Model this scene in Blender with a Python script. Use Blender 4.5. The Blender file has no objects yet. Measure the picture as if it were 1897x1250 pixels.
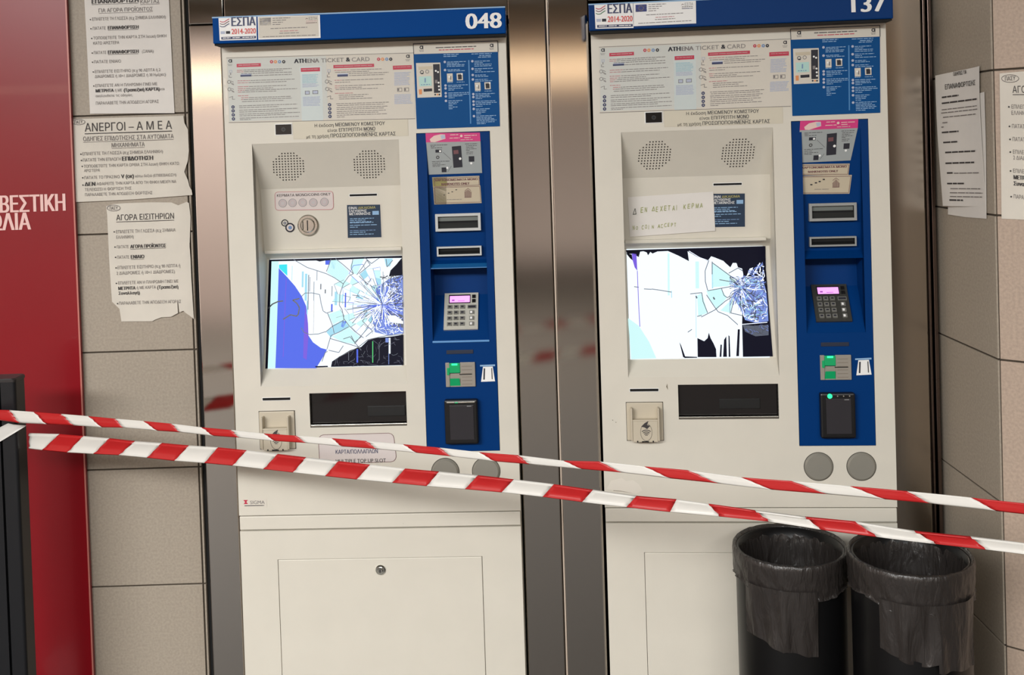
import bpy, bmesh, math, random
from mathutils import Vector, Matrix
from mathutils.geometry import delaunay_2d_cdt
random.seed(7)
C = bpy.context.scene.collection
PI = math.pi

# ------------------------------------------------------------------ camera
EYE = 1.52                                   # height of the lens above the floor
F_PX, CX, CY = 1900.0, 948.0, 305.2          # focal length and principal point, in photo pixels
ROLL, PITCH = math.radians(-1.81073741666619), math.radians(1.1833692599222843)
cp, sp, cr, sr = math.cos(PITCH), math.sin(PITCH), math.cos(ROLL), math.sin(ROLL)
RCAM = Matrix(((cr, -sr, 0), (sr, cr, 0), (0, 0, 1))) @ Matrix(((1, 0, 0), (0, cp, -sp), (0, sp, cp))) @ Matrix(((1, 0, 0), (0, 0, -1), (0, 1, 0)))
cam_data = bpy.data.cameras.new('camera')
cam = bpy.data.objects.new('camera', cam_data); C.objects.link(cam)
cam_data.sensor_fit = 'HORIZONTAL'; cam_data.sensor_width = 36.0
cam_data.lens = 36.0 * F_PX / 1897.0
cam_data.shift_x = (948.5 - CX) / 1897.0
cam_data.shift_y = (CY - 625.0) / 1897.0
cam_data.clip_start = 0.05
M = Matrix((RCAM[0], -RCAM[1], -RCAM[2])).transposed().to_4x4()
M.translation = (0, 0, EYE)
cam.matrix_world = M
bpy.context.scene.camera = cam

# ------------------------------------------------------------------ world, lamps, exposure
vs = bpy.context.scene.view_settings
vs.view_transform = 'Standard'; vs.look = 'None'; vs.gamma = 1; vs.use_curve_mapping = False
vs.exposure = 0.72
world = bpy.data.worlds.new('station'); bpy.context.scene.world = world
world.use_nodes = True
bgn = world.node_tree.nodes['Background']
bgn.inputs[0].default_value = (1.0, 0.93, 0.83, 1); bgn.inputs[1].default_value = 0.30

def area(name, loc, aim, sx, sy, power, col=(1, 1, .985)):
    l = bpy.data.lights.new(name, 'AREA'); l.shape = 'RECTANGLE'; l.size = sx; l.size_y = sy
    l.energy = power; l.color = col
    o = bpy.data.objects.new(name, l); C.objects.link(o); o.location = loc
    o.rotation_euler = (Vector(aim) - Vector(loc)).to_track_quat('-Z', 'Y').to_euler()
    return o
def down(x, y, sx, sy, power, col=(1, 1, .985)): return area('ceiling_light', (x, y, 2.99), (x, y + 1e-4, 0), sx, sy, power, col)
down(-2.9, -2.1, 2.8, 1.3, 292)
down(-1.0, -1.9, 1.8, 1.0, 44)
down(1.4, -2.4, 1.2, 0.8, 10)
down(-1.4, -0.5, 1.4, 0.5, 6)
down(1.0, -2.9, 3.0, 0.6, 118)

# ------------------------------------------------------------------ small helpers
def lin(c):
    c = c / 255.0
    return c / 12.92 if c <= 0.04045 else ((c + 0.055) / 1.055) ** 2.4
MATS = {}
def mat(name, rgb, rough=0.5, metal=0.0, emit=0.0, spec=0.5, coat=0.0, noise=None, aniso=0.0, alpha=1.0, trans=0.0):
    if name in MATS: return MATS[name]
    m = bpy.data.materials.new(name); m.use_nodes = True
    nt = m.node_tree; b = nt.nodes['Principled BSDF']
    col = (lin(rgb[0]), lin(rgb[1]), lin(rgb[2]), 1)
    b.inputs['Base Color'].default_value = col
    b.inputs['Roughness'].default_value = rough
    b.inputs['Metallic'].default_value = metal
    b.inputs['Specular IOR Level'].default_value = spec
    b.inputs['Coat Weight'].default_value = coat
    b.inputs['Anisotropic'].default_value = aniso
    b.inputs['Alpha'].default_value = alpha
    b.inputs['Transmission Weight'].default_value = trans
    if emit:
        b.inputs['Emission Color'].default_value = col
        if spec < .05: b.inputs['Base Color'].default_value = (.01, .01, .012, 1)
        b.inputs['Emission Strength'].default_value = emit
    if noise:                                  # (scale, amount, bump)
        tc = nt.nodes.new('ShaderNodeTexCoord'); n = nt.nodes.new('ShaderNodeTexNoise')
        n.inputs['Scale'].default_value = noise[0]; n.inputs['Detail'].default_value = 5
        nt.links.new(tc.outputs['Object'], n.inputs['Vector'])
        r = nt.nodes.new('ShaderNodeValToRGB')
        a = noise[1]
        r.color_ramp.elements[0].position = 0.3; r.color_ramp.elements[1].position = 0.7
        r.color_ramp.elements[0].color = tuple(x * (1 - a) for x in col[:3]) + (1,)
        r.color_ramp.elements[1].color = tuple(min(1, x * (1 + a)) for x in col[:3]) + (1,)
        nt.links.new(n.outputs['Fac'], r.inputs['Fac']); nt.links.new(r.outputs['Color'], b.inputs['Base Color'])
        if noise[2]:
            bp = nt.nodes.new('ShaderNodeBump'); bp.inputs['Strength'].default_value = noise[2]; bp.inputs['Distance'].default_value = 0.002
            nt.links.new(n.outputs['Fac'], bp.inputs['Height']); nt.links.new(bp.outputs['Normal'], b.inputs['Normal'])
    MATS[name] = m
    return m

def steel(name, rgb, rough):
    """brushed sheet steel: fine horizontal grain in roughness"""
    m = mat(name, rgb, rough, 1.0)
    nt = m.node_tree; b = nt.nodes['Principled BSDF']
    tc = nt.nodes.new('ShaderNodeTexCoord'); mp = nt.nodes.new('ShaderNodeMapping'); n = nt.nodes.new('ShaderNodeTexNoise')
    mp.inputs['Scale'].default_value = (6, 6, 900); n.inputs['Scale'].default_value = 1.0; n.inputs['Detail'].default_value = 3
    nt.links.new(tc.outputs['Object'], mp.inputs['Vector']); nt.links.new(mp.outputs['Vector'], n.inputs['Vector'])
    mr = nt.nodes.new('ShaderNodeMapRange'); mr.inputs['To Min'].default_value = rough * 0.94; mr.inputs['To Max'].default_value = rough * 1.06
    nt.links.new(n.outputs['Fac'], mr.inputs['Value']); g = nt.nodes.new('ShaderNodeBsdfGlossy'); g.distribution = 'BECKMANN'; g.inputs['Color'].default_value = b.inputs['Base Color'].default_value
    nt.links.new(mr.outputs['Result'], g.inputs['Roughness']); nt.links.new(g.outputs[0], nt.nodes['Material Output'].inputs[0])
    return m

PAINT = mat('cream_paint', (214, 209, 196), 0.42, noise=(9, 0.02, 0))
PAINT_LINE = mat('panel_gap', (70, 66, 58), 0.8)
BLACK = mat('black_void', (6, 6, 6), 0.8)
DARKPL = mat('dark_plastic', (22, 21, 22), 0.3)
BLUE = mat('blue_paint', (0, 52, 112), 0.42, spec=0.1)
SIGNBLUE = mat('sign_blue', (0, 66, 138), 0.5, spec=0.05)
WHITE = mat('print_white', (240, 240, 238), 0.5)
INK = mat('print_ink', (28, 28, 40), 0.6)
GREYINK = mat('print_grey', (128, 123, 122), 0.6)
PINKINK = mat('print_pink', (192, 128, 132), 0.6)
CRIMSON = mat('print_crimson', (188, 40, 70), 0.5)
MAGENTA = mat('print_magenta', (206, 40, 120), 0.5)
NAVY = mat('print_navy', (38, 48, 92), 0.5)
PALEBLUE = mat('print_pale_blue', (162, 196, 206), 0.5)
LILAC = mat('print_lilac', (176, 184, 204), 0.5)
MIDBLUE = mat('print_mid_blue', (110, 140, 180), 0.5)
POSTER = mat('poster_white', (214, 208, 196), 0.45, spec=0.12)
POSTERCOOL = mat('poster_cool_white', (206, 208, 202), 0.45, spec=0.12)
POSTERBLUE = mat('poster_blue', (0, 74, 134), 0.45, spec=0.12)
SKYINK = mat('print_sky', (140, 178, 214), 0.5)
ORANGE = mat('print_orange', (220, 140, 80), 0.5)
STEELM = steel('brushed_steel', (200, 194, 187), 0.11)
CHROME = mat('satin_chrome', (190, 186, 176), 0.22, 1.0)
PAPER = mat('paper', (226, 222, 216), 0.7, noise=(14, 0.03, 0))
OLDPAPER = mat('old_paper', (216, 210, 198), 0.7, noise=(10, 0.05, 0))
PAPERINK = mat('toner', (60, 56, 56), 0.7)
PAPERINK2 = mat('toner_faded', (120, 114, 112), 0.7)

def tag(o, label=None, cat=None, group=None, kind=None):
    if label: o['label'] = label
    if cat: o['category'] = cat
    if group: o['group'] = group
    if kind: o['kind'] = kind
    return o
def empty(name, loc, rz=0.0):
    o = bpy.data.objects.new(name, None); C.objects.link(o); o.location = loc; o.rotation_euler = (0, 0, rz)
    o.empty_display_size = 0.1
    return o

# ------------------------------------------------------------------ frames: vertical planes in the place
class Frame:
    """a vertical plane: local x to the right, local y into the wall, z = height above the floor"""
    def __init__(self, ox, oy, yaw):
        self.ox, self.oy, self.yaw = ox, oy, yaw
        self.c, self.s = math.cos(yaw), math.sin(yaw)
    def world(self, u, d, z):
        return Vector((self.ox + u * self.c - d * self.s, self.oy + u * self.s + d * self.c, z))
    def at(self, px, py, d=0.0):
        """where the line of sight of a photo pixel meets the plane at depth d (number or function of z)"""
        r = RCAM.transposed() @ Vector(((px - CX) / F_PX, (py - CY) / F_PX, 1))
        n = Vector((-self.s, self.c, 0))
        dd = d(1.2) if callable(d) else d
        for _ in range(6 if callable(d) else 1):
            o = Vector((self.ox, self.oy, 0)) + n * dd
            t = (o - Vector((0, 0, 0))).dot(n) / r.dot(n)
            p = r * t; z = p.z + EYE
            if callable(d): dd = d(z)
        q = p - Vector((self.ox, self.oy, 0))
        return (q.x * self.c + q.y * self.s, z)
    def px(self, u, d, z):
        p = self.world(u, d, z) - Vector((0, 0, EYE)); c = RCAM @ p
        return (CX + F_PX * c.x / c.z, CY + F_PX * c.y / c.z)
    def slope(self, px, py, d=0.0):
        u, z = self.at(px, py, d); dd = d(z) if callable(d) else d
        a = self.px(u, dd, z); b = self.px(u + 0.05, dd, z)
        return (b[1] - a[1]) / (b[0] - a[0])

# ------------------------------------------------------------------ mesh builder
class MB:
    def __init__(self): self.v, self.f, self.m, self.mats = [], [], [], []
    def mi(self, m):
        if m not in self.mats: self.mats.append(m)
        return self.mats.index(m)
    def poly(self, pts, m):
        n = len(self.v); self.v += [tuple(p) for p in pts]; self.f.append(list(range(n, n + len(pts)))); self.m.append(self.mi(m))
    def mesh(self, vs, fs, m):
        n = len(self.v); self.v += [tuple(p) for p in vs]; k = self.mi(m)
        for f in fs: self.f.append([n + i for i in f]); self.m.append(k)
    def box(self, x0, x1, y0, y1, z0, z1, m, bev=0.0):
        if bev:
            bm = bmesh.new(); bmesh.ops.create_cube(bm, size=1)
            bmesh.ops.scale(bm, vec=(x1 - x0, y1 - y0, z1 - z0), verts=bm.verts)
            bmesh.ops.translate(bm, vec=((x0 + x1) / 2, (y0 + y1) / 2, (z0 + z1) / 2), verts=bm.verts)
            bmesh.ops.bevel(bm, geom=bm.edges[:], offset=bev, segments=2, affect='EDGES', profile=0.5)
            bm.verts.index_update()
            self.mesh([v.co[:] for v in bm.verts], [[v.index for v in f.verts] for f in bm.faces], m); bm.free(); return
        vs = [(x, y, z) for x in (x0, x1) for y in (y0, y1) for z in (z0, z1)]
        self.mesh(vs, [(0, 1, 3, 2), (4, 6, 7, 5), (0, 4, 5, 1), (2, 3, 7, 6), (0, 2, 6, 4), (1, 5, 7, 3)], m)
    def disc(self, u, z, r, y0, y1, m, n=40, bev=0.0, face=None):
        """short cylinder, axis along y, front at y0 (towards the viewer)"""
        rings = [(r, y1), (r, y0 + bev), (r - bev, y0)] if bev else [(r, y1), (r, y0)]
        vs = []; fs = []
        for rr, y in rings:
            for i in range(n): a = 2 * PI * i / n; vs.append((u + rr * math.cos(a), y, z + rr * math.sin(a)))
        for k in range(len(rings) - 1):
            for i in range(n):
                j = (i + 1) % n; fs.append((k * n + i, k * n + j, (k + 1) * n + j, (k + 1) * n + i))
        self.mesh(vs, fs, m)
        self.poly([vs[(len(rings) - 1) * n + i] for i in range(n)], face or m)
    def ring(self, u, z, r0, r1, y, m, n=36, a0=0, a1=2 * PI, sx=1.0):
        vs = []
        for i in range(n + 1):
            a = a0 + (a1 - a0) * i / n
            vs += [(u + r0 * sx * math.cos(a), y, z + r0 * math.sin(a)), (u + r1 * sx * math.cos(a), y, z + r1 * math.sin(a))]
        self.mesh(vs, [(2 * i, 2 * i + 1, 2 * i + 3, 2 * i + 2) for i in range(n)], m)
    def build(self, name, parent=None, smooth=False, fix=True, matrix=None):
        me = bpy.data.meshes.new(name); me.from_pydata(self.v, [], self.f)
        for m in self.mats: me.materials.append(m)
        for p, k in zip(me.polygons, self.m): p.material_index = k; p.use_smooth = smooth
        if fix:
            bm = bmesh.new(); bm.from_mesh(me); bmesh.ops.recalc_face_normals(bm, faces=bm.faces); bm.to_mesh(me); bm.free()
        o = bpy.data.objects.new(name, me); C.objects.link(o)
        if parent: o.parent = parent
        if matrix is not None: o.matrix_world = matrix
        return o

def plate(mb, x0, x1, z0, z1, holes, y0, thick, m):
    """flat plate facing -y with rectangular holes (x0, x1, z0, z1); hole walls included"""
    xs = sorted({x0, x1} | {h[0] for h in holes} | {h[1] for h in holes})
    zs = sorted({z0, z1} | {h[2] for h in holes} | {h[3] for h in holes})
    for a, b in zip(xs, xs[1:]):
        for c, d in zip(zs, zs[1:]):
            mx, mz = (a + b) / 2, (c + d) / 2
            if any(h[0] < mx < h[1] and h[2] < mz < h[3] for h in holes): continue
            mb.poly([(a, y0, c), (b, y0, c), (b, y0, d), (a, y0, d)], m)
    for (a, b, c, d) in [(x0, x1, z0, z1)] + list(holes):
        for p, q in (((a, c), (b, c)), ((b, c), (b, d)), ((b, d), (a, d)), ((a, d), (a, c))):
            mb.poly([(p[0], y0, p[1]), (q[0], y0, q[1]), (q[0], y0 + thick, q[1]), (p[0], y0 + thick, p[1])], m)

# ------------------------------------------------------------------ lettering
_glyph = {}
def glyphs(s, bold=0.0, shear=0.0):
    """(verts, faces, width) of filled lettering with capital height 1"""
    key = (s, bold, shear)
    if key in _glyph: return _glyph[key]
    def conv(t):
        cu = bpy.data.curves.new('lettering', 'FONT'); cu.body = t; cu.size = 1; cu.resolution_u = 3; cu.shear = shear; cu.fill_mode = 'NONE'
        o = bpy.data.objects.new('lettering', cu); C.objects.link(o)
        bpy.context.view_layer.update()
        me = bpy.data.meshes.new_from_object(o.evaluated_get(bpy.context.evaluated_depsgraph_get()))
        vs = [Vector(v.co[:2]) for v in me.vertices]; es = [tuple(e.vertices) for e in me.edges]
        bpy.data.objects.remove(o); bpy.data.curves.remove(cu); bpy.data.meshes.remove(me)
        # contours in drawing order, then keep every triangle with a non-zero winding number
        nxt = {}
        for a, b in es: nxt.setdefault(a, []).append(b); nxt.setdefault(b, []).append(a)
        seen, loops = set(), []
        for a in range(len(vs)):
            if a in seen or a not in nxt: continue
            loop = [a]; seen.add(a); b = a + 1 if a + 1 in nxt[a] else nxt[a][0]
            while b not in seen:
                loop.append(b); seen.add(b)
                c = [q for q in nxt[b] if q not in seen]
                if not c: break
                b = c[0]
            if len(loop) > 2: loops.append(loop)
        ce = [(l[k], l[(k + 1) % len(l)]) for l in loops for k in range(len(l))]
        if not ce: return [tuple(v) for v in vs], []
        r = delaunay_2d_cdt(vs, ce, [], 0, 1e-6)
        out = []
        for f in r[2]:
            x = sum(r[0][q].x for q in f) / len(f); y = sum(r[0][q].y for q in f) / len(f); w = 0
            for a, b in ce:
                ya, yb = vs[a].y, vs[b].y
                if (ya <= y) != (yb <= y):
                    if vs[a].x + (y - ya) * (vs[b].x - vs[a].x) / (yb - ya) > x: w += 1 if yb > ya else -1
            if w: out.append(list(f))
        return [tuple(v) for v in r[0]], out
    hv, _ = conv('H'); h = max(v[1] for v in hv)
    vs, fs = conv(s)
    x0 = min(v[0] for v in vs); x1 = max(v[0] for v in vs)
    vs = [((x - x0) / h, y / h) for x, y in vs]
    _glyph[key] = (vs, fs, (x1 - x0) / h)
    return _glyph[key]

class Print:
    """flat artwork on a frame, drawn in photo coordinates and laid on the frame's surface"""
    def __init__(self, fr, d=0.0, lift=0.0008, post=None, bend=None, slope=None):
        self.fr, self.d, self.lift, self.post, self.bend, self.sl = fr, d, lift, post, bend, slope
        self.mb = MB(); self.o = (0.0, 0.0, 1.0)
    def crop(self, ox, oy, s): self.o = (ox, oy, s); return self
    def P(self, x, y, k=0):
        x, y = self.o[0] + x / self.o[2], self.o[1] + y / self.o[2]
        u, z = self.fr.at(x, y, self.d)
        if self.post: u, z = self.post(u, z)
        dd = self.d(z) if callable(self.d) else self.d
        if self.bend: dd -= self.bend(u, z)
        return (u, dd - self.lift - 0.00035 * k, z)
    def slope(self, x, y):
        return self.sl if self.sl is not None else self.fr.slope(self.o[0] + x / self.o[2], self.o[1] + y / self.o[2], self.d)
    def poly(self, pts, m, k=1): self.mb.poly([self.P(x, y, k) for x, y in pts], m)
    def rect(self, x0, y0, x1, y1, m, k=1):
        """y0, y1 given at x0; the far end follows the surface's own horizontal"""
        s0, s1 = self.slope(x0, y0), self.slope(x0, y1); w = x1 - x0; vx = 0.033
        self.poly([(x0, y0), (x1, y0 + s0 * w), (x1 + vx * (y1 - y0), y1 + s1 * w), (x0 + vx * (y1 - y0), y1)], m, k)
    def frame(self, x0, y0, x1, y1, t, m, k=2):
        self.rect(x0, y0, x1, y0 + t, m, k); self.rect(x0, y1 - t, x1, y1, m, k)
        self.rect(x0, y0, x0 + t, y1, m, k); self.rect(x1 - t, y0 + self.slope(x0, y0) * (x1 - x0), x1, y1 + self.slope(x0, y1) * (x1 - x0), m, k)
    def disc(self, x, y, r, m, k=2, n=16, r0=0.0):
        if r0: 
            vs = []
            for i in range(n + 1): a = 2 * PI * i / n; vs += [self.P(x + r0 * math.cos(a), y + r0 * math.sin(a), k), self.P(x + r * math.cos(a), y + r * math.sin(a), k)]
            self.mb.mesh(vs, [(2 * i, 2 * i + 1, 2 * i + 3, 2 * i + 2) for i in range(n)], m)
        else: self.poly([(x + r * math.cos(2 * PI * i / n), y + r * math.sin(2 * PI * i / n)) for i in range(n)], m, k)
    def line(self, pts, w, m, k=2):
        for a, b in zip(pts, pts[1:]):
            dx, dy = b[0] - a[0], b[1] - a[1]; L = math.hypot(dx, dy) or 1
            nx, ny = -dy / L * w / 2, dx / L * w / 2
            self.poly([(a[0] + nx, a[1] + ny), (b[0] + nx, b[1] + ny), (b[0] - nx, b[1] - ny), (a[0] - nx, a[1] - ny)], m, k)
    def text(self, s, x0, yc, h, m, x1=None, bold=0.0, k=2, under=False, shear=0.0, mid=False):
        """capitals of height h centred on yc at x0; stretched to end at x1 when given"""
        vs, fs, w = glyphs(s, 0.0, shear)
        ex = max(0.0, bold - .003) * 1.8
        sx = (x1 - x0) / w if x1 else h * 0.95
        if mid: x0 -= w * sx / 2
        sl = self.slope(x0, yc)
        pts = [self.P(x0 + x * sx - 0.033 * y * h, yc + h / 2 - y * h + sl * x * sx, k) for x, y in vs]
        self.mb.mesh(pts, fs, m)
        if ex:
            for q, e in enumerate((ex, 2 * ex, 3 * ex)): self.mb.mesh([(x + e * h / self.o[2] * .00133, y - .00004 * (q + 1), z) for x, y, z in pts], fs, m)
        if under: self.line([(x0, yc + h * 0.78), (x0 + w * sx, yc + h * 0.78 + sl * w * sx)], h * 0.1, m, k)
        return x0 + w * sx
    def dashes(self, x0, x1, yc, h, m, k=2, lo=3, hi=12, gap=1.3):
        """a line of print too small to read"""
        sl = self.slope(x0, yc); x = x0
        while x < x1:
            e = min(x1, x + random.uniform(lo, hi))
            if x == x0: h *= .82
            ya, yb = yc + sl * (x - x0), yc + sl * (e - x0)
            self.poly([(x, ya - h / 2), (e, yb - h / 2), (e, yb + h / 2), (x, ya + h / 2)], m, k); x = e + gap
    def build(self, name, parent=None): return self.mb.build(name, parent, fix=False)
# ------------------------------------------------------------------ the two ticket machines
ZS = 0.6167                                  # height of the seam under the front door
FA = Frame(-0.70437, 2.52939, -0.0365321)
FB = Frame(0.20253, 2.50738, -0.0875368)
W = 0.70
def affine(pa, pb):
    """map of machine A's surface to machine B's from three photo points on each: top-left, top-right, bottom-left"""
    a0, a1, a2 = [FA.at(*p) for p in pa]; b0, b1, b2 = [FB.at(*p) for p in pb]
    A = Matrix(((a1[0] - a0[0], a2[0] - a0[0]), (a1[1] - a0[1], a2[1] - a0[1])))
    B = Matrix(((b1[0] - b0[0], b2[0] - b0[0]), (b1[1] - b0[1], b2[1] - b0[1])))
    T = B @ A.inverted()
    def f(u, z):
        q = T @ Vector((u - a0[0], z - a0[1])); return (b0[0] + q.x, b0[1] + q.y)
    return f

# recess around the screen: (height, depth) from top to bottom
RU0, RU1 = 0.0664, 0.4300
R0 = (ZS + 0.9225, 0.0)
PROFILE = [R0] + [(FA.at(x, y, d)[1], d) for x, y, d in ((482.6, 350.8, .060), (490, 467, .075), (500, 480, .100), (491.8, 682.5, .035), (482.7, 716.5, 0.0))]
def d_recess(z):
    for (za, da), (zb, db) in zip(PROFILE, PROFILE[1:]):
        if zb <= z <= za: return da + (db - da) * (za - z) / (za - zb)
    return 0.0
SCR_U0 = FA.at(500, 481.6, .098)[0]; SCR_U1 = FA.at(744.7, 474, .098)[0]
# inner well of the blue panel
BU0, BU1 = 0.4975, 0.6360
BPROF = [(FA.at(845, y, d)[1], d) for y, d in ((262, .0), (481, .028), (496, .003))]
BPROF += [(BPROF[-1][0] - .0015, .075), (FA.at(845, 546, .07)[1], .07), (FA.at(845, 631, 0.0)[1], 0.0)]
def d_blue(z):
    for (za, da), (zb, db) in zip(BPROF, BPROF[1:]):
        if zb <= z <= za: return da + (db - da) * (za - z) / (za - zb)
    return 0.0

SCREEN_W = mat('screen_white', (236, 246, 255), 0.4, spec=0.04, emit=.70)
SCREEN_MINT = mat('screen_mint', (205, 246, 246), 0.4, spec=0.04, emit=.64)
SCREEN_BLUE = mat('screen_blue', (84, 108, 234), 0.4, spec=0.04, emit=.62)
SCREEN_CYAN = mat('screen_cyan', (60, 226, 240), 0.4, spec=0.04, emit=.64)
SCREEN_VIOLET = mat('screen_violet', (124, 96, 226), 0.4, spec=0.04, emit=.60)
SCREEN_SKY = mat('screen_sky', (170, 226, 246), 0.4, spec=0.04, emit=.60)
SCREEN_CRAZE = mat('screen_crazed', (120, 142, 214), 0.4, spec=0.04, emit=.66)
SCREEN_DEAD = mat('screen_dead', (5, 5, 30), 0.4, spec=0.06)
SCREEN_GREEN = mat('screen_green', (96, 220, 130), 0.4, spec=0.04, emit=.56)
CRACK = mat('crack_dark', (52, 66, 92), 0.4)
CRACKD = mat('crack_black', (18, 20, 44), 0.4)
CRACKL = mat('crack_glint', (214, 224, 246), 0.3, emit=0.448)
LCD = mat('lcd_pink', (238, 150, 244), 0.3, emit=0.640)
LCDINK = mat('lcd_ink', (190, 100, 214), 0.4)
GREENLED = mat('green_light', (40, 232, 140), 0.3, emit=0.960)
GREENPL = mat('green_lit_plastic', (20, 150, 92), 0.25, emit=0.141)
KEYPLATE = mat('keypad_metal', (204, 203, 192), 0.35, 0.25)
KEYCAP = mat('key_metal', (150, 150, 144), 0.32, 0.5)
READER = mat('reader_metal', (158, 152, 142), 0.35, 0.2)
SLOTGREY = mat('slot_frame_grey', (196, 198, 196), 0.4)
BEIGE = mat('beige_plastic', (196, 186, 166), 0.45)
BTN = mat('button_steel', (150, 147, 137), 0.3, 0.25)
SMOKE = mat('smoked_flap', (30, 27, 27), 0.12)
TRAYIN = mat('tray_dark', (46, 40, 38), 0.6)
CREAMY = mat('sticker_cream', (196, 184, 160), 0.4)
OLIVE = mat('sticker_olive', (180, 172, 104), 0.4)
STICKGREY = mat('sticker_grey', (158, 164, 164), 0.35)
MAROON = mat('print_maroon', (112, 70, 74), 0.5)
FAINTPINK = mat('print_faint_pink', (204, 168, 168), 0.5)
COINGREY = mat('print_coin', (190, 184, 184), 0.5)
SMALLDARK = mat('sticker_slate', (40, 58, 80), 0.35)
CLEAR = mat('clear_sticker', (214, 204, 200), 0.3)
SPRED = mat('print_red', (214, 62, 50), 0.5)
FLAGFADE = mat('flag_faded', (120, 122, 160), 0.5)
FLAG = mat('flag_blue', (38, 52, 130), 0.5)
GOLD = mat('flag_star', (196, 176, 90), 0.5)
MINT = mat('print_mint', (176, 214, 206), 0.5)
SKIN = mat('print_hand', (226, 196, 186), 0.5)
LOCK = mat('lock_chrome', (206, 206, 200), 0.18, 1.0)

def crack_lines(pr, lines, w, m, k=4):
    for l in lines: pr.line(l, w, m, k)
def burst(pr, cx, cy, r0, r1, n, w, mats, k=5, a0=0.0, a1=2 * PI, sq=0.9, clip=None):
    for i in range(n):
        a = a0 + (a1 - a0) * (i + random.uniform(-.35, .35)) / n
        ra, rb = r0 * random.uniform(.5, 1.6), r1 * random.uniform(.45, 1.0)
        pts = []
        for j in range(4):
            r = ra + (rb - ra) * j / 3; aa = a + random.uniform(-.05, .05)
            x, y = cx + r * math.cos(aa), cy + r * sq * math.sin(aa)
            if clip: x, y = min(clip[2], max(clip[0], x)), min(clip[3], max(clip[1], y))
            pts.append((x, y))
        pr.line(pts, w * random.uniform(.6, 1.3), random.choice(mats), k)
def crazing(pr, inside, box, n, size, w, mats, k=5):
    done = 0
    while done < n:
        x, y = random.uniform(box[0], box[2]), random.uniform(box[1], box[3])
        if not inside(x, y): continue
        a = random.uniform(0, 2 * PI); pts = [(x, y)]
        for j in range(random.randint(1, 3)):
            a += random.uniform(-1.3, 1.3); L = size * random.uniform(.4, 1.2)
            x, y = x + L * math.cos(a), y + L * math.sin(a)
            if not inside(x, y): break
            pts.append((x, y))
        if len(pts) > 1: pr.line(pts, w * random.uniform(.5, 1.4), random.choice(mats), k); done += 1
def in_poly(poly):
    def f(x, y):
        c = False; j = len(poly) - 1
        for i in range(len(poly)):
            xi, yi = poly[i]; xj, yj = poly[j]
            if (yi > y) != (yj > y) and x < (xj - xi) * (y - yi) / (yj - yi) + xi: c = not c
            j = i
        return c
    return f

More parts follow.
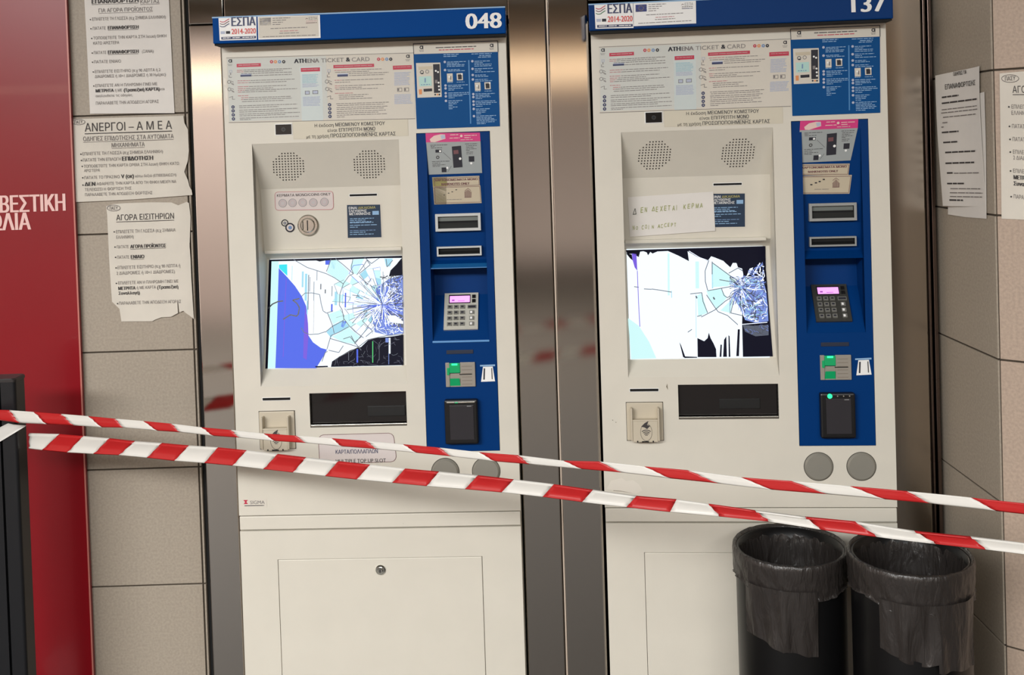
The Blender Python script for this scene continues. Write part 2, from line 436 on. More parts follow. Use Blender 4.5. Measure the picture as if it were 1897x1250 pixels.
def display_left(root, disp):
    pr = Print(FA, d_recess, 0.0022).crop(470, 440, 4.806)
    pr.poly([(150, 205), (225, 203), (215, 600), (195, 1160), (115, 1163), (130, 700)], SCREEN_MINT)
    blue = [(225, 270), (300, 350), (370, 430), (430, 520), (470, 610), (485, 760), (490, 870), (530, 930), (600, 980), (655, 995), (620, 1060), (570, 1140), (560, 1160), (195, 1160), (205, 900), (215, 600)]
    pr.poly(blue, SCREEN_BLUE)
    pr.poly([(228, 240), (300, 236), (302, 340), (228, 270)], SCREEN_CYAN, 2)
    pr.poly([(462, 600), (486, 760), (490, 870), (470, 1140), (440, 1150), (450, 800)], SCREEN_VIOLET, 2)
    pr.line([(292, 370), (278, 700), (265, 1060)], 6, SCREEN_VIOLET, 2)
    for x, a, b, w, m in ((470, 320, 560, 20, SCREEN_SKY), (440, 300, 440, 16, SCREEN_SKY), (492, 330, 640, 7, CRACK), (503, 350, 480, 5, CRACK), (540, 390, 560, 5, CRACK), (540, 560, 850, 4, COINGREY),
                          (566, 290, 380, 5, CRACK), (600, 410, 460, 9, CRACKD), (640, 460, 495, 10, CRACKD), (700, 430, 520, 6, CRACK), (735, 480, 600, 22, SCREEN_SKY), (698, 590, 660, 14, SCREEN_BLUE),
                          (820, 490, 620, 12, SCREEN_BLUE), (795, 500, 590, 8, SCREEN_SKY), (345, 250, 380, 4, SCREEN_SKY), (862, 450, 560, 5, SCREEN_SKY), (480, 560, 680, 10, SCREEN_SKY)):
        pr.line([(x, a), (x - (b - a) * .02, b)], w, m, 2)
    for p, m in (([(655, 310), (690, 200), (735, 190), (850, 300), (800, 405)], SCREEN_MINT), ([(690, 205), (740, 200), (720, 280), (690, 265)], SCREEN_SKY), ([(860, 250), (890, 195), (985, 185), (920, 325), (890, 318)], SCREEN_MINT),
                 ([(640, 200), (690, 200), (680, 240), (640, 240)], SCREEN_BLUE), ([(665, 680), (780, 640), (805, 720), (710, 770)], SCREEN_MINT), ([(700, 780), (800, 735), (850, 790), (720, 860)], SCREEN_SKY), ([(650, 840), (695, 790), (720, 850), (690, 890)], SCREEN_SKY),
                 ([(700, 880), (850, 800), (950, 880), (900, 945), (800, 930)], SCREEN_MINT), ([(790, 740), (830, 745), (800, 800), (780, 790)], SCREEN_BLUE), ([(1165, 185), (1240, 185), (1215, 255), (1180, 255)], SCREEN_SKY)):
        pr.poly(p, m, 2)
    craze = [(1090, 450), (1200, 370), (1328, 330), (1333, 850), (1200, 868), (1080, 840), (1060, 760), (1040, 650), (1100, 560)]
    pr.poly(craze, SCREEN_CRAZE, 2)
    pr.poly([(1322, 180), (1326, 335), (1205, 345), (1220, 290), (1270, 240), (1310, 190)], SCREEN_DEAD, 2)
    low = [(1333, 862), (1335, 1132), (690, 1148), (700, 1100), (760, 1060), (860, 1000), (960, 970), (1020, 910), (1100, 890), (1250, 875)]
    pr.poly(low, SCREEN_DEAD, 3)
    pr.poly([(140, 195), (700, 180), (1322, 160), (1322, 180), (1100, 182), (900, 190), (640, 203), (590, 212), (560, 203), (160, 210)], SCREEN_DEAD, 3)
    pr.poly([(140, 195), (162, 208), (150, 600), (128, 1163), (106, 1165)], SCREEN_DEAD, 3)
    pr.poly([(550, 1142), (660, 1138), (665, 1150), (550, 1154)], SCREEN_DEAD, 3)
    pr.poly([(1180, 640), (1330, 690), (1333, 800), (1230, 790), (1160, 700)], CRACK, 3)
    pr.poly([(1190, 690), (1265, 690), (1333, 745), (1333, 765), (1220, 752)], SCREEN_WHITE_, 6)
    for x, a, b, w, m in ((925, 990, 1110, 14, SCREEN_BLUE), (1062, 920, 1110, 8, SCREEN_GREEN), (1190, 890, 930, 30, SCREEN_CRAZE), (1212, 890, 1030, 16, SCREEN_WHITE_), (1205, 1030, 1125, 5, SCREEN_CRAZE), (848, 1010, 1090, 5, CRACK), (1120, 930, 1090, 4, CRACK)):
        pr.line([(x, a), (x, b)], w, m, 5)
    pr.build('picture', disp)
    ck = Print(FA, d_recess, 0.0022).crop(470, 440, 4.806)
    main = [[(360, 195), (480, 265), (560, 290), (650, 320), (720, 355), (800, 410)], [(650, 300), (670, 250), (690, 190)], [(800, 410), (770, 500), (765, 600), (790, 640), (805, 720), (850, 780), (900, 830), (980, 890)],
            [(800, 410), (850, 340), (890, 320), (870, 270), (885, 190)], [(890, 320), (800, 240), (730, 185)], [(920, 330), (980, 250), (1010, 200), (1040, 240), (940, 320)], [(940, 340), (990, 390), (1080, 450)],
            [(660, 670), (700, 770), (720, 850)], [(640, 840), (700, 790), (800, 735)], [(690, 870), (760, 840), (850, 790)], [(680, 895), (800, 930), (930, 970)], [(870, 870), (900, 930), (960, 880)], [(1000, 880), (1060, 830), (970, 740), (1040, 660)],
            [(430, 520), (460, 492), (520, 490), (590, 505), (602, 580), (620, 650), (650, 670), (710, 650)], [(425, 800), (450, 840), (500, 860), (580, 855), (640, 835)], [(960, 720), (1010, 650)], [(880, 760), (940, 690), (1030, 610)], [(1050, 360), (1010, 420), (990, 390)],
            [(880, 510), (960, 520), (1060, 560), (1150, 590)], [(830, 640), (960, 620), (1060, 600)], [(670, 1000), (760, 1020), (800, 960)], [(960, 1000), (860, 880), (800, 900)], [(655, 990), (690, 870)], [(610, 1100), (640, 1020), (660, 1010)], [(900, 945), (960, 870), (1020, 800)],
            [(985, 170), (1050, 230), (1120, 180)], [(1180, 190), (1190, 260), (1240, 200)]]
    crack_lines(ck, main, 6, CRACK)
    rr = random.Random(11); ring = {}
    for i in range(7):
        r0 = 130 + i * 62
        for j in range(16):
            a = PI * (.62 + .86 * j / 15); q = r0 * rr.uniform(.92, 1.08); x, y = 1150 + q * math.cos(a), 595 + q * .92 * math.sin(a)
            ring[i, j] = (max(690, min(1325, x)), max(215, y))
    okp = lambda p: p[0] > 700 and 225 < p[1] < 860 - max(0, p[0] - 900) * .02
    for (i, j), p in ring.items():
        for q in ((i, j + 1), (i + 1, j)):
            if q in ring and okp(p) and okp(ring[q]) and rr.random() < .62: ck.line([p, ring[q]], rr.uniform(2.2, 4.6), rr.choice([CRACK, CRACK, SCREEN_SKY, SCREEN_BLUE]), 3.5)
        c = [(i, j), (i, j + 1), (i + 1, j + 1), (i + 1, j)]
        if all(k in ring and okp(ring[k]) for k in c) and rr.random() < .42: ck.poly([ring[k] for k in c], rr.choice([SCREEN_MINT, SCREEN_MINT, SCREEN_SKY]), 1.4)
    crack_lines(ck, [[(130, 630), (170, 590), (220, 567), (265, 562)], [(410, 540), (350, 555), (385, 580), (410, 620), (400, 680), (385, 697), (330, 685), (265, 725)]], 11, CRACKD)
    crack_lines(ck, [[(1330, 860), (1190, 868), (1020, 905), (930, 975), (760, 1060)]], 6, CRACKD, 6)
    burst(ck, 1150, 595, 26, 330, 34, 3.6, [CRACK, CRACK, SCREEN_SKY], 4, PI * .55, PI * 1.55)
    burst(ck, 1150, 595, 20, 260, 90, 4.5, [CRACKL, CRACKL, SCREEN_BLUE, CRACK], 5, clip=(900, 330, 1330, 870))
    crazing(ck, in_poly(craze), (1040, 330, 1333, 868), 150, 40, 4.5, [CRACKD, CRACKL, CRACKL, SCREEN_BLUE])
    crazing(ck, in_poly([(1090, 330), (1330, 330), (1333, 640), (1200, 620), (1180, 420)]), (1100, 330, 1333, 640), 60, 45, 7, [CRACKD, CRACKD, SCREEN_CRAZE])
    crazing(ck, in_poly(low), (690, 862, 1333, 1148), 46, 34, 2.4, [mat('crack_dim', (48, 56, 92), .4), CRACK], 6)
    ck.build('crack', disp)

def display_right(root, disp):
    pr = Print(FB, d_recess, 0.0022).crop(1140, 430, 4.628)
    pr.poly([(108, 735), (200, 800), (290, 940), (350, 1078), (135, 1086)], SCREEN_MINT)
    for x, a, b, w, m in ((455, 180, 540, 16, SCREEN_MINT), (700, 250, 480, 30, SCREEN_MINT), (830, 270, 480, 10, SCREEN_SKY), (690, 530, 900, 4, SCREEN_SKY), (480, 500, 560, 6, SCREEN_SKY)):
        pr.line([(x, a), (x + 2, b)], w, m, 2)
    for p in ([(780, 500), (900, 480), (955, 560), (870, 660), (800, 560)], [(1010, 560), (985, 690), (900, 670)], [(830, 260), (960, 350), (1040, 420), (960, 460), (830, 470)], [(700, 540), (740, 520), (790, 690), (710, 720)]):
        pr.poly(p, SCREEN_MINT, 2)
    top = [(90, 152), (100, 185), (150, 185), (200, 212), (212, 166), (240, 162), (268, 172), (280, 197), (300, 168), (318, 182), (360, 164), (450, 160), (540, 200), (630, 247), (618, 162), (700, 210), (790, 245), (820, 205), (850, 215), (925, 245), (945, 265), (985, 300), (1005, 262), (1035, 262), (1050, 300),
           (1085, 310), (1095, 360), (1135, 372), (1200, 340), (1290, 420), (1284, 118)]
    pr.poly(top, SCREEN_DEAD, 3)
    pr.poly([(1095, 360), (1290, 330), (1348, 1062), (1092, 1066), (1085, 780)], SCREEN_DEAD, 2)
    craze = [(1020, 430), (1100, 370), (1180, 390), (1262, 396), (1290, 500), (1305, 640), (1310, 760), (1200, 775), (1110, 750), (1075, 660), (1010, 560)]
    pr.poly(craze, SCREEN_CRAZE, 4)
    pr.poly([(1090, 790), (1180, 800), (1310, 790), (1312, 880), (1200, 890), (1110, 850)], CRACK, 4)
    pr.poly([(702, 905), (760, 932), (790, 905), (800, 858), (815, 905), (840, 950), (862, 1000), (866, 1068), (705, 1068)], SCREEN_DEAD, 3)
    for p in ([(548, 940), (562, 965), (600, 1070), (580, 1070)], [(900, 960), (912, 962), (908, 1066), (892, 1066)], [(930, 920), (950, 890), (955, 1066), (922, 1066)], [(968, 880), (978, 890), (985, 1066), (970, 1066)], [(1048, 830), (1066, 830), (1058, 1060), (1035, 1060)], [(590, 1062), (700, 1066), (700, 1074), (590, 1076)]):
        pr.poly(p, SCREEN_DEAD, 3)
    pr.poly([(140, 180), (180, 186), (188, 330), (165, 300), (148, 240)], SCREEN_VIOLET, 3)
    pr.poly([(92, 180), (140, 190), (148, 240), (128, 225)], SCREEN_DEAD, 3)
    pr.poly([(1120, 380), (1150, 310), (1180, 300), (1150, 360)], SCREEN_WHITE_, 5); pr.poly([(1000, 270), (1040, 268), (1045, 300), (1010, 315)], SCREEN_WHITE_, 5)
    pr.build('picture', disp)
    ck = Print(FB, d_recess, 0.0022).crop(1140, 430, 4.628)
    crack_lines(ck, [[(188, 330), (198, 600), (210, 808)]], 6, SCREEN_VIOLET)
    crack_lines(ck, [[(160, 465), (200, 470)], [(245, 484), (310, 488)], [(310, 485), (400, 498), (480, 512)], [(800, 240), (768, 330), (770, 420), (790, 495)], [(640, 527), (740, 516)], [(790, 500), (900, 480), (1010, 460)], [(740, 516), (750, 590), (790, 690)],
                     [(735, 725), (850, 665), (940, 590), (1010, 545)], [(780, 535), (850, 640), (880, 680), (960, 712), (1050, 792)], [(908, 480), (930, 540), (960, 560), (1010, 520)], [(830, 260), (980, 370), (1050, 415)], [(890, 405), (1030, 430)], [(1012, 585), (988, 690), (1110, 718)],
                     [(970, 350), (1050, 305), (1090, 330)], [(620, 855), (655, 830)], [(828, 250), (828, 360)], [(700, 720), (740, 710)]], 6, CRACK)
    crack_lines(ck, [[(690, 545), (698, 565)], [(838, 555), (850, 575)]], 12, CRACK)
    crack_lines(ck, [[(630, 160), (720, 215), (790, 240)], [(1050, 790), (1300, 770)], [(1070, 800), (1080, 1060)]], 5, CRACKL, 6)
    burst(ck, 1075, 470, 20, 300, 60, 4.5, [CRACKL, SCREEN_CRAZE, CRACKD], 6, clip=(980, 380, 1290, 760))
    crazing(ck, in_poly(craze), (1010, 370, 1310, 775), 150, 42, 6, [CRACKD, CRACKD, CRACKL, CRACKL, SCREEN_SKY], 6)
    crazing(ck, in_poly([(1100, 330), (1265, 230), (1290, 420), (1250, 430), (1150, 390)]), (1100, 230, 1290, 430), 26, 50, 7, [SCREEN_CRAZE, CRACKL], 6)
    crazing(ck, in_poly([(1090, 790), (1312, 790), (1312, 880), (1110, 870)]), (1090, 780, 1312, 880), 44, 20, 3, [mat('crack_dim', (48, 56, 92), .4), CRACKD, SCREEN_CRAZE], 6)
    ck.build('crack', disp)

def machine(fr, which):
    B = which == 'B'
    root = empty('ticket_machine', (fr.ox, fr.oy, 0), fr.yaw)
    a = lambda x, y, d=0.0: FA.at(x, y, d)          # shared layout, measured on the left machine
    ztop = ZS + 1.205
    # cabinet shell
    m = MB()
    m.box(0.001, 0.012, 0.022, 0.42, 0.0, ztop, PAINT); m.box(W - 0.012, W - 0.001, 0.022, 0.42, 0.0, ztop, PAINT)
    m.box(0.001, W - 0.001, 0.42, 0.43, 0.0, ztop, PAINT); m.box(0.012, W - 0.012, 0.022, 0.42, ztop - 0.01, ztop, PAINT)
    m.box(0.012, W - 0.012, 0.03, 0.42, 0.0, 0.05, PAINT)
    m.build('cabinet', root)
    # front door with openings
    hz0, hz1 = ZS + 0.2175, ZS + 0.3025; hu0, hu1 = 0.1865, 0.4267
    zb0, zb1 = ZS + 0.1503, ZS + 0.936; bu0, bu1 = 0.4731, 0.6540
    m = MB()
    plate(m, 0.0, W, ZS + 0.0015, ztop, [(RU0, RU1, PROFILE[-1][0], R0[0]), (hu0, hu1, hz0, hz1), (bu0, bu1, zb0, zb1)], 0.0, 0.022, PAINT)
    # inside of the screen recess (everything but the screen itself)
    for (za, da), (zb, db) in zip(PROFILE, PROFILE[1:]):
        m.poly([(RU0, da, za), (RU1, da, za), (RU1, db, zb), (RU0, db, zb)], PAINT)
    for u in (RU0, RU1):
        pr_ = [(u, d, z) for z, d in PROFILE]
        m.poly(pr_, PAINT)
    m.build('front_door', root)
    m = MB(); m.box(0.001, W - 0.001, -0.0005, 0.02, ZS - 0.0345, ZS - 0.0012, PAINT, 0.0015); m.build('trim_band', root)
    # lower panel and service door
    du0, dz1 = a(514.5, 1036); du1 = a(893.4, 1027.5)[0]; dz0 = 0.06
    m = MB(); plate(m, 0.001, W - 0.001, 0.0, ZS - 0.0375, [(du0, du1, dz0, dz1)], -0.001, 0.022, PAINT); m.build('lower_panel', root)
    m = MB(); m.box(du0 + .0012, du1 - .0012, -0.0012, 0.018, dz0 + .0012, dz1 - .0012, PAINT, 0.0015); door = m.build('service_door', root)
    lu, lz = a(705.2, 1054.5)
    m = MB(); m.disc(lu, lz, 0.0125, -0.006, 0.0, LOCK, 28, 0.002); m.disc(lu, lz, 0.0075, -0.010, -0.006, LOCK, 20, 0.0015); m.box(lu - .001, lu + .001, -.0104, -.0098, lz - .004, lz + .004, BLACK)
    m.build('lock', door)
    # header sign
    z0h, z1h = a(400, 77, -.055)[1], a(398.6, 31.7, -.055)[1]
    z1h = (z1h + a(931.7, 13.4, -.055)[1]) / 2; z0h = (z0h + a(934.6, 66.0, -.055)[1]) / 2
    m = MB(); m.box(-0.003, W + 0.003, -0.055, -0.0004, z0h, z1h, SIGNBLUE if not B else BLUE, 0.0025)
    m.box(-0.001, W + 0.001, -0.050, -0.002, z0h - 0.004, z0h - 0.0003, BLACK); m.box(-0.003, W + 0.003, -0.0562, -0.05, z1h - .002, z1h + .0012, SKYINK)  # black strip stands in for underside shadow, pale strip for the light top line
    sign = m.build('header_sign', root)
    pr = Print(fr, -.055, .0009)
    if not B: pr.text('048', 862.6, 39.8, 27.8, WHITE, 927.0, bold=.022)
    else: pr.text('137', 1577, 8.5, 29, WHITE, 1639.0, bold=.022)
    pr.build('machine_number', sign)
    def affh(pa, pb):
        f0 = FA.at; P1 = [FA.at(*p, -.055) for p in pa]; P2 = [FB.at(*p, -.055) for p in pb]
        A = Matrix(((P1[1][0] - P1[0][0], P1[2][0] - P1[0][0]), (P1[1][1] - P1[0][1], P1[2][1] - P1[0][1])))
        Bm = Matrix(((P2[1][0] - P2[0][0], P2[2][0] - P2[0][0]), (P2[1][1] - P2[0][1], P2[2][1] - P2[0][1]))); T = Bm @ A.inverted()
        return lambda u, z: tuple(Vector(P2[0]) + T @ Vector((u - P1[0][0], z - P1[0][1])))
    post = affh([(405, 33.6), (474.4, 30), (408, 74.9)], [(1101, 9), (1172, 5.6), (1104, 53)]) if B else None
    pr = Print(FA, -.055, .0009, post).crop(390, 0, 5.207)
    pr.poly([(78, 175), (442, 157), (448, 382), (90, 392)], WHITE, 0)
    for dy, mm in ((0, CRIMSON), (22, MAROON), (46, NAVY if not B else MAT_GREEN)):
        pr.line([(92, 206 + dy), (112, 214 + dy), (136, 212 + dy), (156, 197 + dy), (182, 182 + dy)], 7, mm)
    pr.text('ΕΣΠΑ', 203, 213, 80, NAVY, 430, bold=.02); pr.text('2014-2020', 205, 305, 50, SPRED, 437, bold=.012)
    pr.rect(98, 303, 140, 329, LILAC); pr.rect(150, 301, 190, 327, INK)
    pr.rect(105, 358, 440, 382, NAVY); 
    for x0, x1 in ((120, 195), (215, 290), (310, 425)): pr.dashes(x0, x1, 369 - (x0 - 105) * .033, 9, WHITE, 3, 20, 60, 5)
    pr.build('programme_sticker', sign)
    post = affh([(477.4, 30.7), (592.6, 27.8), (478.7, 73.4)], [(1173.4, 6), (1289, 1), (1174, 48.6)]) if B else None
    pr = Print(FA, -.055, .0007, post).crop(390, 0, 5.207)
    pr.poly([(455, 160), (1055, 145), (1062, 365), (462, 382)], WHITE, 0); pr.poly([(462, 166), (1040, 151), (1046, 352), (468, 370)], POSTER if not B else WHITE, 1)
    pr.rect(475, 176, 583, 246, FLAG if B else FLAGFADE)
    for i in range(12): pr.disc(530 + 22 * math.cos(i * PI / 6), 209 + 22 * math.sin(i * PI / 6), 3, GOLD if B else LILAC, 3, 6)
    for i, (x1, y) in enumerate(((770, 178), (730, 198), (700, 218), (675, 238))): pr.dashes(600, x1, y, 8, GREYINK, 2, 20, 60, 6)
    pr.text('ΕΣΠΑ', 950, 180, 26, GREYINK, 1030); pr.line([(918, 186), (928, 176), (940, 184)], 5, MAROON); pr.dashes(922, 1030, 205, 9, FAINTPINK if not B else GREYINK, 2, 10, 30, 4); pr.dashes(922, 1028, 222, 7, MAROON if not B else NAVY, 2, 60, 110, 4)
    for x0, x1, y, mm in ((580, 935, 276, GREYINK), (670, 850, 301, PINKINK), (665, 860, 322, GREYINK), (505, 1015, 356, GREYINK)): pr.dashes(x0, x1, y, 8, mm, 2, 16, 60, 6)
    pr.build('funding_sticker', sign)

    # white instruction poster
    post = affine([(419.5, 107.4), (765.9, 98), (424, 227.2)], [(1109.6, 87.4), (1465, 72), (1111, 209)]) if B else None
    pr = Print(FA, 0.0, .0008, post)
    pr.poly([(419.5, 107.4), (766, 98), (769, 219.9), (424, 227.2)], POSTER, 0)
    pr.poly([(421, 109), (604, 104), (608, 220), (425, 225)], POSTERCOOL, .4)
    pr.line([(419.5, 107.4), (766, 98)], .8, GREYINK); pr.line([(424, 227.0), (769, 219.7)], .8, GREYINK)
    pr.crop(410, 90, 8.926)
    pr.poly([(1300, 300), (1655, 292), (1690, 1190), (1335, 1200)], mat('poster_tint', (198, 208, 206), .35), .7)
    def logo(x, y, r, cap=True):
        pr.disc(x, y, r, INK, 2, 18, r * .55); pr.line([(x + r * .85, y - r), (x + r * .95, y + r)], r * .42, INK, 2)
        if cap: pr.dashes(x - r * 1.4, x + r * 1.4, y + r * 2.0, 8, GREYINK, 2, 10, 30, 4); pr.dashes(x - r, x + r * 1.1, y + r * 2.7, 8, GREYINK, 2, 10, 30, 4)
    logo(148, 205, 28)
    pr.rect(255, 254, 655, 310, CRIMSON); pr.dashes(285, 625, 278, 12, FAINTPINK, 3, 60, 160, 8)
    for x, mm in ((832, CRIMSON), (897, ORANGE), (965, MIDBLUE), (1034, INK)): pr.disc(x, 218, 27, mm); pr.disc(x, 218, 9, POSTER, 3)
    e = pr.text('ATH', 1205, 207, 68, INK, 1400, bold=.035); pr.text('.', 1405, 207, 66, GREYINK); pr.text('ENA', 1425, 203, 66, GREYINK, 1612, bold=.03)
    for y, x1 in ((352, 1165), (380, 1020), (408, 1165), (440, 1170)):
        x0 = 260 if y < 400 else (330 if y < 430 else 505); pr.dashes(x0, x0 + 110, y + 8, 12, PINKINK if y < 400 else GREYINK, 2, 24, 90, 9); pr.dashes(x0 + 118, x1, y + 4, 12, GREYINK, 2, 24, 90, 9)
    pr.rect(318, 436, 500, 466, NAVY); pr.rect(325, 418, 500, 436, LILAC)
    for y, x0, x1, red in ((532, 270, 1215, 210), (566, 270, 1080, 180), (630, 272, 1075, 180), (662, 275, 860, 130), (690, 275, 1255, 110), (718, 278, 910, 60), (780, 278, 455, 170), (812, 330, 1150, 120), (842, 330, 1170, 30), (875, 335, 1040, 0),
                           (945, 288, 1255, 0), (975, 290, 950, 0), (1016, 290, 1268, 0), (1046, 292, 1055, 0), (1082, 293, 1300, 0), (1110, 295, 1065, 0), (1148, 298, 1285, 0), (1172, 300, 500, 0)):
        if red: pr.dashes(x0, x0 + red, y + 3, 12, PINKINK, 2, 24, 90, 9)
        if x0 + red + 40 < x1: pr.dashes(x0 + red + 8, x1, y + 3 - red * .03, 11, GREYINK, 2, 24, 90, 9)
    pr.rect(1315, 322, 1632, 386, MAGENTA if False else CRIMSON); pr.dashes(1345, 1600, 348, 9, FAINTPINK, 3, 30, 90, 8)
    for i in range(10): pr.dashes(1335 + i, 1600 + random.uniform(-40, 25), 436 + i * 22, 15, PALEBLUE if i < 7 else LILAC, 2, 40, 120, 5)
    pr.rect(1385, 700, 1460, 760, LILAC); pr.rect(1510, 692, 1600, 752, LILAC); pr.frame(1385, 700, 1460, 760, 7, GREYINK, 3); pr.frame(1510, 692, 1600, 752, 7, GREYINK, 3)
    for i in range(7): pr.dashes(1348 + i, 1645 + random.uniform(-30, 10), 806 + i * 23, 16, LILAC, 2, 40, 120, 5)
    def hand(x, y):
        pr.disc(x - 20, y - 8, 30, GREYINK, 2, 14, 22); pr.line([(x, y), (x + 40, y + 20), (x + 60, y + 30)], 9, GREYINK); pr.line([(x + 10, y - 25), (x + 55, y - 5)], 8, GREYINK); pr.line([(x + 20, y + 26), (x + 60, y + 42)], 8, GREYINK)
    def walker(x, y): pr.frame(x - 22, y - 60, x + 24, y - 15, 7, LILAC); pr.line([(x, y - 20), (x + 2, y + 20)], 10, GREYINK); pr.line([(x - 22, y + 20), (x - 22, y + 58), (x + 22, y + 57)], 8, GREYINK)
    walker(155, 418); hand(150, 560); hand(155, 682); pr.line([(130, 810), (190, 790), (185, 840), (230, 838)], 7, GREYINK)
    for x, y in ((196, 966), (198, 1030), (200, 1096), (203, 1162)): pr.disc(x, y, 28, NAVY); pr.disc(x, y, 8, POSTER, 3)
    pr.crop(590, 80, 8.33)
    pr.text('TICKET', 42, 268, 60, GREYINK, 392); pr.text('&', 425, 252, 62, INK, 482, bold=.03); pr.text('CARD', 515, 254, 62, GREYINK, 790)
    for x, mm in ((928, CRIMSON), (990, ORANGE), (1055, MIDBLUE), (1116, INK)): pr.disc(x, 247, 25, mm); pr.disc(x, 247, 8, POSTER, 3)
    logo(1378, 202, 26)
    pr.rect(230, 338, 858, 388, CRIMSON); pr.dashes(255, 830, 362, 10, FAINTPINK, 3, 60, 160, 8)
    for y, x0, x1, red in ((420, 245, 975, 240), (450, 250, 780, 0), (470, 460, 1085, 0), (500, 470, 1020, 0), (574, 248, 1000, 110), (606, 248, 490, 0), (660, 252, 1015, 80), (690, 255, 670, 60), (716, 258, 915, 0), (776, 255, 545, 280), (804, 305, 770, 0), (832, 308, 700, 0), (862, 310, 830, 0),
                           (935, 268, 1085, 0), (962, 280, 1020, 0), (995, 272, 1065, 0), (1022, 274, 1010, 0), (1055, 275, 1040, 0), (1082, 276, 925, 0), (1112, 275, 1055, 0), (1140, 278, 405, 0)):
        if red: pr.dashes(x0, x0 + red, y, 11, PINKINK, 2, 24, 90, 9)
        if x0 + red + 40 < x1: pr.dashes(x0 + red + 8, x1, y - red * .03, 10, GREYINK, 2, 24, 90, 9)
    pr.rect(292, 486, 455, 518, NAVY); pr.rect(296, 470, 455, 486, LILAC)
    pr.rect(1148, 348, 1440, 410, CRIMSON); pr.dashes(1170, 1420, 372, 8, FAINTPINK, 3, 30, 90, 8)
    for i in range(10): pr.dashes(1170, 1420 + random.uniform(-60, 10), 456 + i * 21, 14, LILAC, 2, 40, 120, 5)
    for i in range(7): pr.dashes(1172, 1450 + random.uniform(-40, 5), 800 + i * 22, 15, LILAC, 2, 40, 120, 5)
    pr.frame(1215, 690, 1290, 748, 7, GREYINK); pr.frame(1320, 688, 1395, 745, 7, GREYINK); pr.rect(1222, 700, 1245, 735, GREYINK); pr.rect(1328, 698, 1350, 733, GREYINK)
    walker(160, 465); hand(150, 600); hand(155, 715); pr.line([(130, 830), (190, 812), (185, 860), (228, 858)], 7, GREYINK)
    for x, y in ((172, 950), (175, 1012), (177, 1072), (179, 1130)): pr.disc(x, y, 26, NAVY); pr.disc(x, y, 8, POSTER, 3)
    pr.build('instruction_poster', root)

    # blue poster
    post = affine([(767, 81.6), (921.5, 76.3), (772, 238.7)], [(1465.5, 54.5), (1629, 47.6), (1467.4, 214.6)]) if B else None
    pr = Print(FA, 0.0, .0016, post).crop(760, 70, 7.356)
    pr.poly([(40, 82), (1192, 42), (1222, 1205), (90, 1242)], POSTERBLUE, 0)
    pr.poly([(46, 88), (1186, 48), (1192, 192), (52, 224)], POSTER, 1); pr.line([(40, 82), (1192, 42)], 8, INK); pr.line([(42, 82), (50, 224)], 8, INK); pr.line([(1190, 42), (1196, 192)], 8, INK)
    for x, y in ((152, 132), (1108, 105)):
        pr.disc(x, y, 24, INK, 2, 18, 12); pr.line([(x + 20, y - 24), (x + 22, y + 24)], 11, INK); pr.dashes(x - 30, x + 32, y + 38, 9, GREYINK, 2, 10, 30, 4); pr.dashes(x - 24, x + 32, y + 54, 9, GREYINK, 2, 10, 30, 4)
    pr.dashes(348, 900, 136, 13, INK, 2, 40, 110, 9); pr.dashes(390, 865, 168, 13, CRIMSON, 2, 30, 90, 9)
    pr.poly([(80, 345), (412, 338), (430, 805), (100, 818)], POSTER, 2); pr.poly([(312, 362), (402, 358), (412, 748), (325, 752)], INK, 3); pr.poly([(110, 395), (300, 385), (305, 430), (115, 438)], CREAMY, 3)
    pr.disc(160, 470, 26, INK, 3, 14, 18); pr.disc(232, 462, 26, GREYINK, 3, 14, 18); pr.rect(150, 480, 180, 496, INK, 4)
    pr.poly([(118, 532), (288, 522), (296, 655), (128, 664)], MINT, 3); pr.line([(205, 550), (205, 610)], 16, MIDBLUE, 4); pr.dashes(150, 270, 640, 12, MIDBLUE, 4, 10, 30, 12)
    pr.poly([(182, 697), (298, 690), (300, 728), (185, 735)], INK, 3); pr.poly([(118, 705), (160, 702), (162, 770), (122, 772)], ORANGE, 3)
    for x, y in ((350, 452), (380, 468), (388, 612), (392, 662), (396, 708)): pr.disc(x, y, 13, WHITE, 4)
    pr.rect(338, 575, 372, 620, GREYINK, 4)
    for x, mm in ((342, INK), (372, ORANGE), (398, INK)): pr.disc(x, 774, 12, mm, 3)
    for x0, x1, y in ((455, 660, 232), (455, 635, 256), (835, 1110, 222), (940, 1105, 244), (925, 1100, 266)): pr.dashes(x0, x1, y, 12, SKYINK, 2, 30, 80, 9)
    pr.line([(798, 305), (824, 1170)], 16, mat('poster_rule', (60, 128, 186), .4), 1)
    L = [((330,), ((505, 760, 328), (500, 665, 348), (500, 740, 368), (500, 735, 388))), ((440,), ((505, 675, 434), (515, 745, 452))), ((650, 690), ((515, 785, 645), (518, 700, 665), (520, 720, 688), (520, 600, 710))), ((755, 798), ((518, 800, 750), (520, 800, 772), (520, 720, 792), (522, 605, 815))),
         ((860,), ((520, 710, 856), (522, 655, 878), (524, 635, 898), (524, 580, 920), (524, 645, 942), (526, 585, 964)))]
    R = [((320,), ((875, 1085, 318), (875, 990, 340), (875, 1110, 362), (875, 1105, 384))), ((424,), ((878, 1125, 420), (880, 970, 442), (882, 1150, 464))), ((508,), ((882, 1030, 506), (885, 1070, 526))), ((568,), ((885, 1060, 566), (885, 1120, 588))),
         ((768, 808), ((888, 1155, 762), (890, 1080, 784), (892, 1095, 804), (892, 980, 826))), ((868, 912), ((890, 1165, 862), (892, 1180, 884), (894, 1100, 906), (896, 985, 930))), ((970,), ((895, 1085, 968), (897, 1040, 990), (898, 1030, 1012), (900, 970, 1034))),
         ((1068,), ((900, 1170, 1062), (902, 1110, 1084), (904, 1150, 1104), (905, 1175, 1124), (906, 1150, 1146), (908, 1030, 1168)))]
